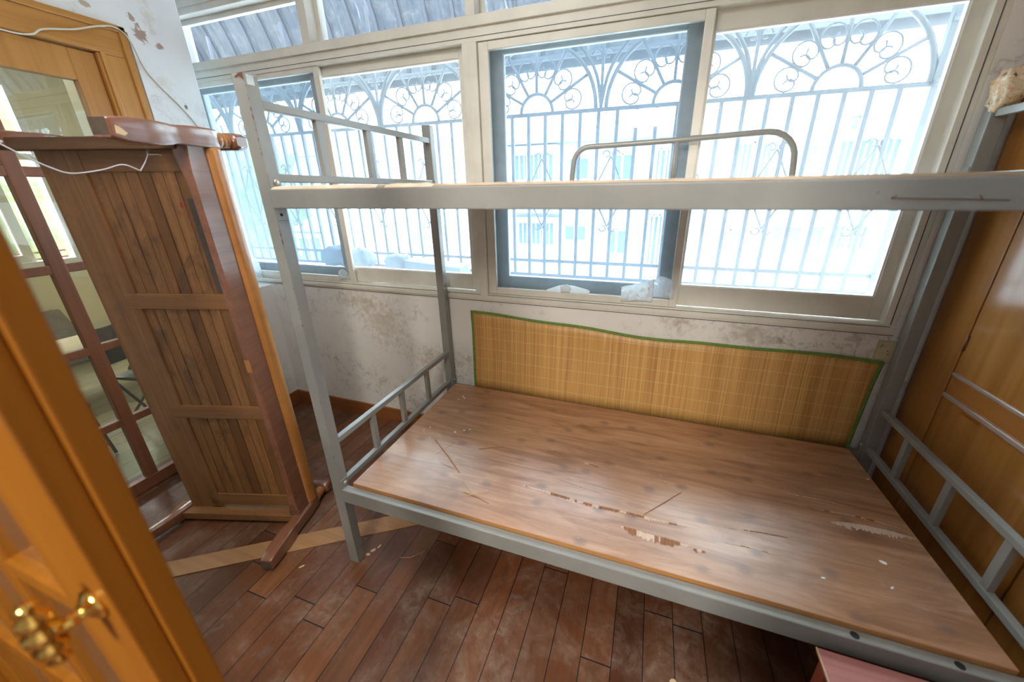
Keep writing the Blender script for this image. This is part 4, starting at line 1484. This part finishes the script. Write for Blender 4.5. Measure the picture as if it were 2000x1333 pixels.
# ------------------------------------------------------------------ houses opposite
ap_ = thing('apartment_building', 'pale apartment block across the way seen through the right half of the window', 'building', (2.0, 12.0, -8))
BY = 12.0
mb = MB()
mb.box((-6.2, BY, -9), (9.5, BY + 6, 2.95))
mb.build('wall', M['facade'], ap_)
for (x0, x1, z0, z1) in ((-6.2, 4.2, 2.85, 3.15), (4.2, 5.9, 3.10, 3.35), (5.7, 9.6, 2.75, 3.05), (-6.2, 9.5, 0.75, 0.92), (4.4, 9.5, 1.35, 1.52), (-6.2, 9.5, -1.75, -1.6)):
    bx((x0, BY - 0.55, z0), (x1, BY + 0.1, z1)).build('eave', M['eave'], ap_)


def far_window(parent, x0, x1, z0, z1, y, bars=0, balcony=False, n=2):
    f_ = frame_xz(MB(), x0, x1, z0, z1, 0.05, y - 0.06, y + 0.02, 0.0)
    for k in range(1, n):
        xx = x0 + (x1 - x0) * k / n
        f_.box((xx - 0.03, y - 0.06, z0), (xx + 0.03, y + 0.02, z1))
    for k in range(bars):
        xx = x0 + (x1 - x0) * (k + 0.5) / bars
        f_.box((xx - 0.012, y - 0.12, z0), (xx + 0.012, y - 0.10, z1))
    fo = f_.build('window', M['white_alu'], parent)
    bx((x0 + 0.04, y - 0.012, z0 + 0.04), (x1 - 0.04, y - 0.004, z1 - 0.04)).build('pane', M['far_glass'], fo)
    if balcony:
        bx((x0 - 0.15, y - 0.6, z1), (x1 + 0.15, y, z1 + 0.16)).build('canopy', M['facade_old'], fo)
    return fo


for (x0, x1, z0, z1, bars, bal, n) in ((-3.5, -2.05, -0.38, 0.45, 9, True, 3), (-1.80, -1.0, -0.20, 0.36, 0, False, 2), (-0.33, 0.32, -0.6, 0.24, 0, False, 2), (2.98, 3.68, -0.5, 0.30, 0, False, 2), (4.40, 5.20, -0.44, 0.44, 0, False, 2),
                                       (5.28, 5.72, -0.42, 0.46, 0, False, 1), (5.82, 6.70, -0.24, 0.48, 7, False, 2), (-3.6, -2.1, 1.75, 2.62, 9, True, 3), (-1.7, -1.0, 1.75, 2.45, 0, False, 2), (-0.35, 0.35, 1.7, 2.5, 0, False, 2),
                                       (3.05, 4.05, 1.65, 2.66, 8, False, 2), (5.45, 6.85, 1.62, 2.62, 10, True, 3), (4.5, 5.1, 1.75, 2.55, 0, False, 2), (0.95, 1.42, -1.0, 0.70, 4, False, 3), (0.95, 1.42, 1.2, 2.6, 4, False, 3),
                                       (7.3, 8.4, -0.4, 0.5, 0, False, 2), (-5.4, -4.4, -0.4, 0.45, 0, False, 2), (-5.4, -4.4, 1.75, 2.6, 0, False, 2)):
    far_window(ap_, x0, x1, z0, z1, BY, bars, bal, n)

hs = thing('apartment_building', 'greyer hipped roof house seen through the left half of the window', 'building', (-11, 12.5, -8))
bx((-22, 12.5, -9), (-6.4, 18, 2.9)).build('wall', M['facade_old'], hs)
rf = MB()
rf.loft([[(-22.6, 11.7, 2.9), (-6.6, 11.9, 2.9), (-6.6, 18.5, 2.9), (-22.6, 18.5, 2.9)], [(-16, 14.5, 5.2), (-11.5, 14.5, 5.2), (-11.5, 15.5, 5.2), (-16, 15.5, 5.2)]], smooth=False)
rf.build('roof', M['eave'], hs)
for (x0, x1, z0, z1, bars, bal, n) in ((-18.2, -16.3, 0.6, 2.3, 0, True, 2), (-14.6, -13.2, 0.9, 2.2, 0, False, 2), (-12.2, -10.9, 0.9, 2.2, 0, False, 2), (-14.6, -13.2, -1.8, -0.4, 0, True, 2), (-12.0, -10.8, -1.8, -0.4, 0, False, 2),
                                       (-8.2, -7.0, 0.95, 2.3, 9, False, 2), (-8.2, -7.0, -0.95, 0.6, 9, False, 2), (-10.1, -9.0, -1.5, -0.6, 0, False, 2), (-18.2, -16.3, -2.2, -0.6, 0, False, 2)):
    far_window(hs, x0, x1, z0, z1, 12.5, bars, bal, n)
bx((-22.2, 12.2, -0.15), (-6.45, 12.55, 0.05)).build('ledge', M['eave'], hs)


def ac(x0, x1, z0, z1, label):
    a = thing('air_conditioner', label, 'air conditioner', ((x0 + x1) / 2, BY - 0.2, z0), 'air conditioner units on the opposite wall')
    bx((x0, BY - 0.34, z0), (x1, BY - 0.01, z1), 0.01).build('casing', M['ac'], a)
    MB().lathe([(0, 0.135), (0.008, 0.135)], ((x0 * 0.62 + x1 * 0.38), BY - 0.338, (z0 + z1) / 2), (0, -1, 0), 18).build('fan_grille', M['ac_fan'], a)
    bx((x0 - 0.05, BY - 0.36, z0 - 0.03), (x1 + 0.05, BY - 0.01, z0)).build('shelf', M['eave'], a)


ac(-3.42, -2.85, -0.88, -0.48, 'white air conditioner unit left below the wide barred far window')
ac(-2.64, -2.07, -0.90, -0.52, 'white air conditioner unit right below the wide barred far window')
ac(5.98, 6.60, -0.90, -0.52, 'rightmost white air conditioner unit on the pale block opposite')
ac(5.28, 5.78, -0.92, -0.56, 'white air conditioner unit beside the rightmost one on the opposite block')

# loose stuff on the ledge between window and grille
for i, (x, s, lb_) in enumerate(((-1.02, 0.09, 'dark crumpled bundle outside at the foot of the left pane'), (-0.815, 0.085, 'second dark bundle outside beside the sash stile'), (-0.52, 0.07, 'small pale bundle outside behind the second pane'))):
    o = lump((x, 1.24, 0.90 + s * 0.9 + 0.055), (s, 0.06, s * 0.72), 6 + i * 2.7, 0.35, 10).build('cloth_bundle', M['eave'])
    tag(o, lb_, 'bundle', 'bundles outside the window')
o = MB().hexa([(-0.42, 1.17, 0.953), (-0.42, 1.17, 1.045), (-0.42, 1.30, 0.953), (-0.42, 1.30, 1.05), (-0.02, 1.17, 0.953), (-0.02, 1.17, 1.015), (-0.02, 1.30, 0.953), (-0.02, 1.30, 1.02)], 0.004).build('storage_crate', M['eave'])
tag(o, 'grey crate lying on the grille floor outside the second pane', 'crate')
o = bx((-2.62, 1.12, 0.935), (2.12, 1.372, 0.950)).build('grille_floor', M['facade'])
tag(o, 'pale sheet forming the floor of the security grille', 'sheet')

# ------------------------------------------------------------------ neighbouring room behind the left door
NX = -4.0
struct('floor', bx((-4.1, -2.2, -0.06), (-1.5, 1.6, 0.0)), M['floor_next'])
struct('ceiling', MB().box((-4.1, -2.2, 2.6), (-1.70, 1.03, 2.7)).box((-4.1, 1.03, 2.6), (-2.65, 1.7, 2.7)), M['ceiling_next'])
w = MB()
w.box((-4.1, -2.2, 0), (NX, 1.7, 0.875))
w.box((-4.1, -2.2, 2.35), (NX, 1.7, 2.6))
w.box((-4.1, 1.165, 0.875), (NX, 1.7, 2.35))
w.box((-4.1, -2.2, 0.875), (NX, -0.6, 2.35))
w.box((NX, 1.6, 0), (-2.75, 1.7, 2.6))
w.box((-2.75, 0.93, 0), (-2.65, 1.7, 2.6))
w.box((-2.65, 0.93, 0), (-1.82, 1.03, 2.6))
w.box((NX, -2.2, 0), (-1.5, -2.1, 2.6))
w.box((-1.62, -2.2, 0), (-1.5, -0.85, 2.6))
struct('wall_neighbour', w, M['yellow_wall'])
f = MB()
y0, y1 = -0.6, 1.165


def fr_yz(mb, ya, yb, za, zb_, wd, xa, xb):
    mb.box((xa, ya, za), (xb, ya + wd, zb_))
    mb.box((xa, yb - wd, za), (xb, yb, zb_))
    mb.box((xa, ya + wd, za), (xb, yb - wd, za + wd))
    mb.box((xa, ya + wd, zb_ - wd), (xb, yb - wd, zb_))


fr_yz(f, y0, y1, 0.875, 2.35, 0.05, NX - 0.08, NX + 0.01)
fr_yz(f, 0.25, 0.88, 0.925, 1.75, 0.06, NX - 0.06, NX - 0.02)
f.box((NX - 0.07, y0, 1.75), (NX, y1, 1.80))
fr_yz(f, -0.55, 0.30, 0.925, 1.75, 0.06, NX - 0.04, NX)
win2 = struct('window_2', f, M['white_alu'])
bx((NX - 0.042, y0 + 0.04, 0.92), (NX - 0.038, 0.9, 1.76)).build('pane', M['glass_clear'], win2)
area('window_portal_neighbour', (NX - 0.09, 0.3, 1.6), (0, math.radians(90), 0), 1.4, 1.7, 1, portal=True).rotation_euler = (0, math.radians(-90), 0)

tr_ = thing('tree', 'sunlit green tree outside the far window of the next room', 'tree', (-7.4, 1.8, -6))
for i, (x, y, z, r) in enumerate(((-6.9, 2.0, 0.7, 1.5), (-7.2, 3.7, 1.0, 1.6), (-6.8, 0.3, 0.6, 1.4), (-7.3, 2.8, -0.9, 1.6), (-7.4, -1.2, 0.9, 1.6), (-7.6, 0.8, 2.6, 1.3))):
    lump((x, y, z), (r, r, r * 0.8), 20 + i, 0.5, 16).build('foliage', M['leaf'], tr_)
MB().tube([(-7.4, 1.8, -6), (-7.4, 1.8, 0)], 0.2, 10).build('trunk', M['sofa'], tr_)
ng = thing('window_grille', 'thin reddish bars outside the far window of the next room', 'grille', (-4.35, 0.3, 0.9))
for k in range(12):
    bx((-4.36, -0.55 + k * 0.15, 0.86), (-4.345, -0.535 + k * 0.15, 2.3)).build('bar', M['rust'], ng)
for z in (0.90, 0.96, 1.7):
    bx((-4.365, -0.6, z), (-4.34, 1.2, z + 0.015)).build('cross_bar', M['rust'], ng)

o = MB().hexa([(-3.99, 0.66, 0.005), (-3.985, 0.70, 0.50), (-3.96, 0.95, 0.005), (-3.985, 0.86, 0.50), (-3.85, 0.66, 0.005), (-3.955, 0.70, 0.50), (-3.82, 0.95, 0.005), (-3.955, 0.86, 0.50)], 0.015).build('foam_board', M['felt'])
tag(o, 'grey foam board leaning on the cream wall of the next room', 'board')


def folding_chair(loc, rz, label):
    t = thing('folding_chair', label, 'chair', loc, 'folding chairs in the next room')
    t.rotation_euler = (0, 0, rz)
    t.scale = (0.78, 0.78, 0.78)
    bx((-0.2, -0.2, 0.43), (0.2, 0.2, 0.46), 0.012).build('seat', M['vinyl'], t, True)
    MB().hexa([(-0.2, 0.19, 0.56), (-0.2, 0.24, 0.86), (-0.2, 0.215, 0.56), (-0.2, 0.265, 0.86), (0.2, 0.19, 0.56), (0.2, 0.24, 0.86), (0.2, 0.215, 0.56), (0.2, 0.265, 0.86)], 0.01).build('backrest', M['vinyl'], t, True)
    for s_ in (-0.215, 0.215):
        MB().tube([(s_, -0.22, 0.01), (s_, 0.18, 0.44), (s_, 0.26, 0.87)], 0.011, 8).build('leg', M['iron'], t, True)
        MB().tube([(s_ * 0.92, 0.24, 0.01), (s_ * 0.92, -0.18, 0.43)], 0.011, 8).build('leg', M['iron'], t, True)
    MB().tube([(-0.215, -0.16, 0.07), (0.215, -0.16, 0.07)], 0.009, 8).build('stretcher', M['iron'], t, True)
    return t


folding_chair((-2.02, 0.52, 0), math.radians(100), 'dark folding chair behind the right column of door panes')
folding_chair((-2.05, -0.02, 0), math.radians(80), 'dark folding chair behind the left column of door panes')
tt = thing('folding_table', 'low beige folding table with dust sheet beyond the glazed door', 'table', (-3.0, 0.48, 0))
bx((-3.25, 0.05, 0.38), (-2.80, 0.90, 0.405), 0.005).build('top', M['dust_cover'], tt)
for yy in (0.10, 0.85):
    MB().tube([(-3.22, yy, 0.01), (-2.83, yy, 0.38)], 0.013, 8).build('leg', M['iron'], tt)
    MB().tube([(-2.83, yy, 0.01), (-3.22, yy, 0.38)], 0.013, 8).build('leg', M['iron'], tt)
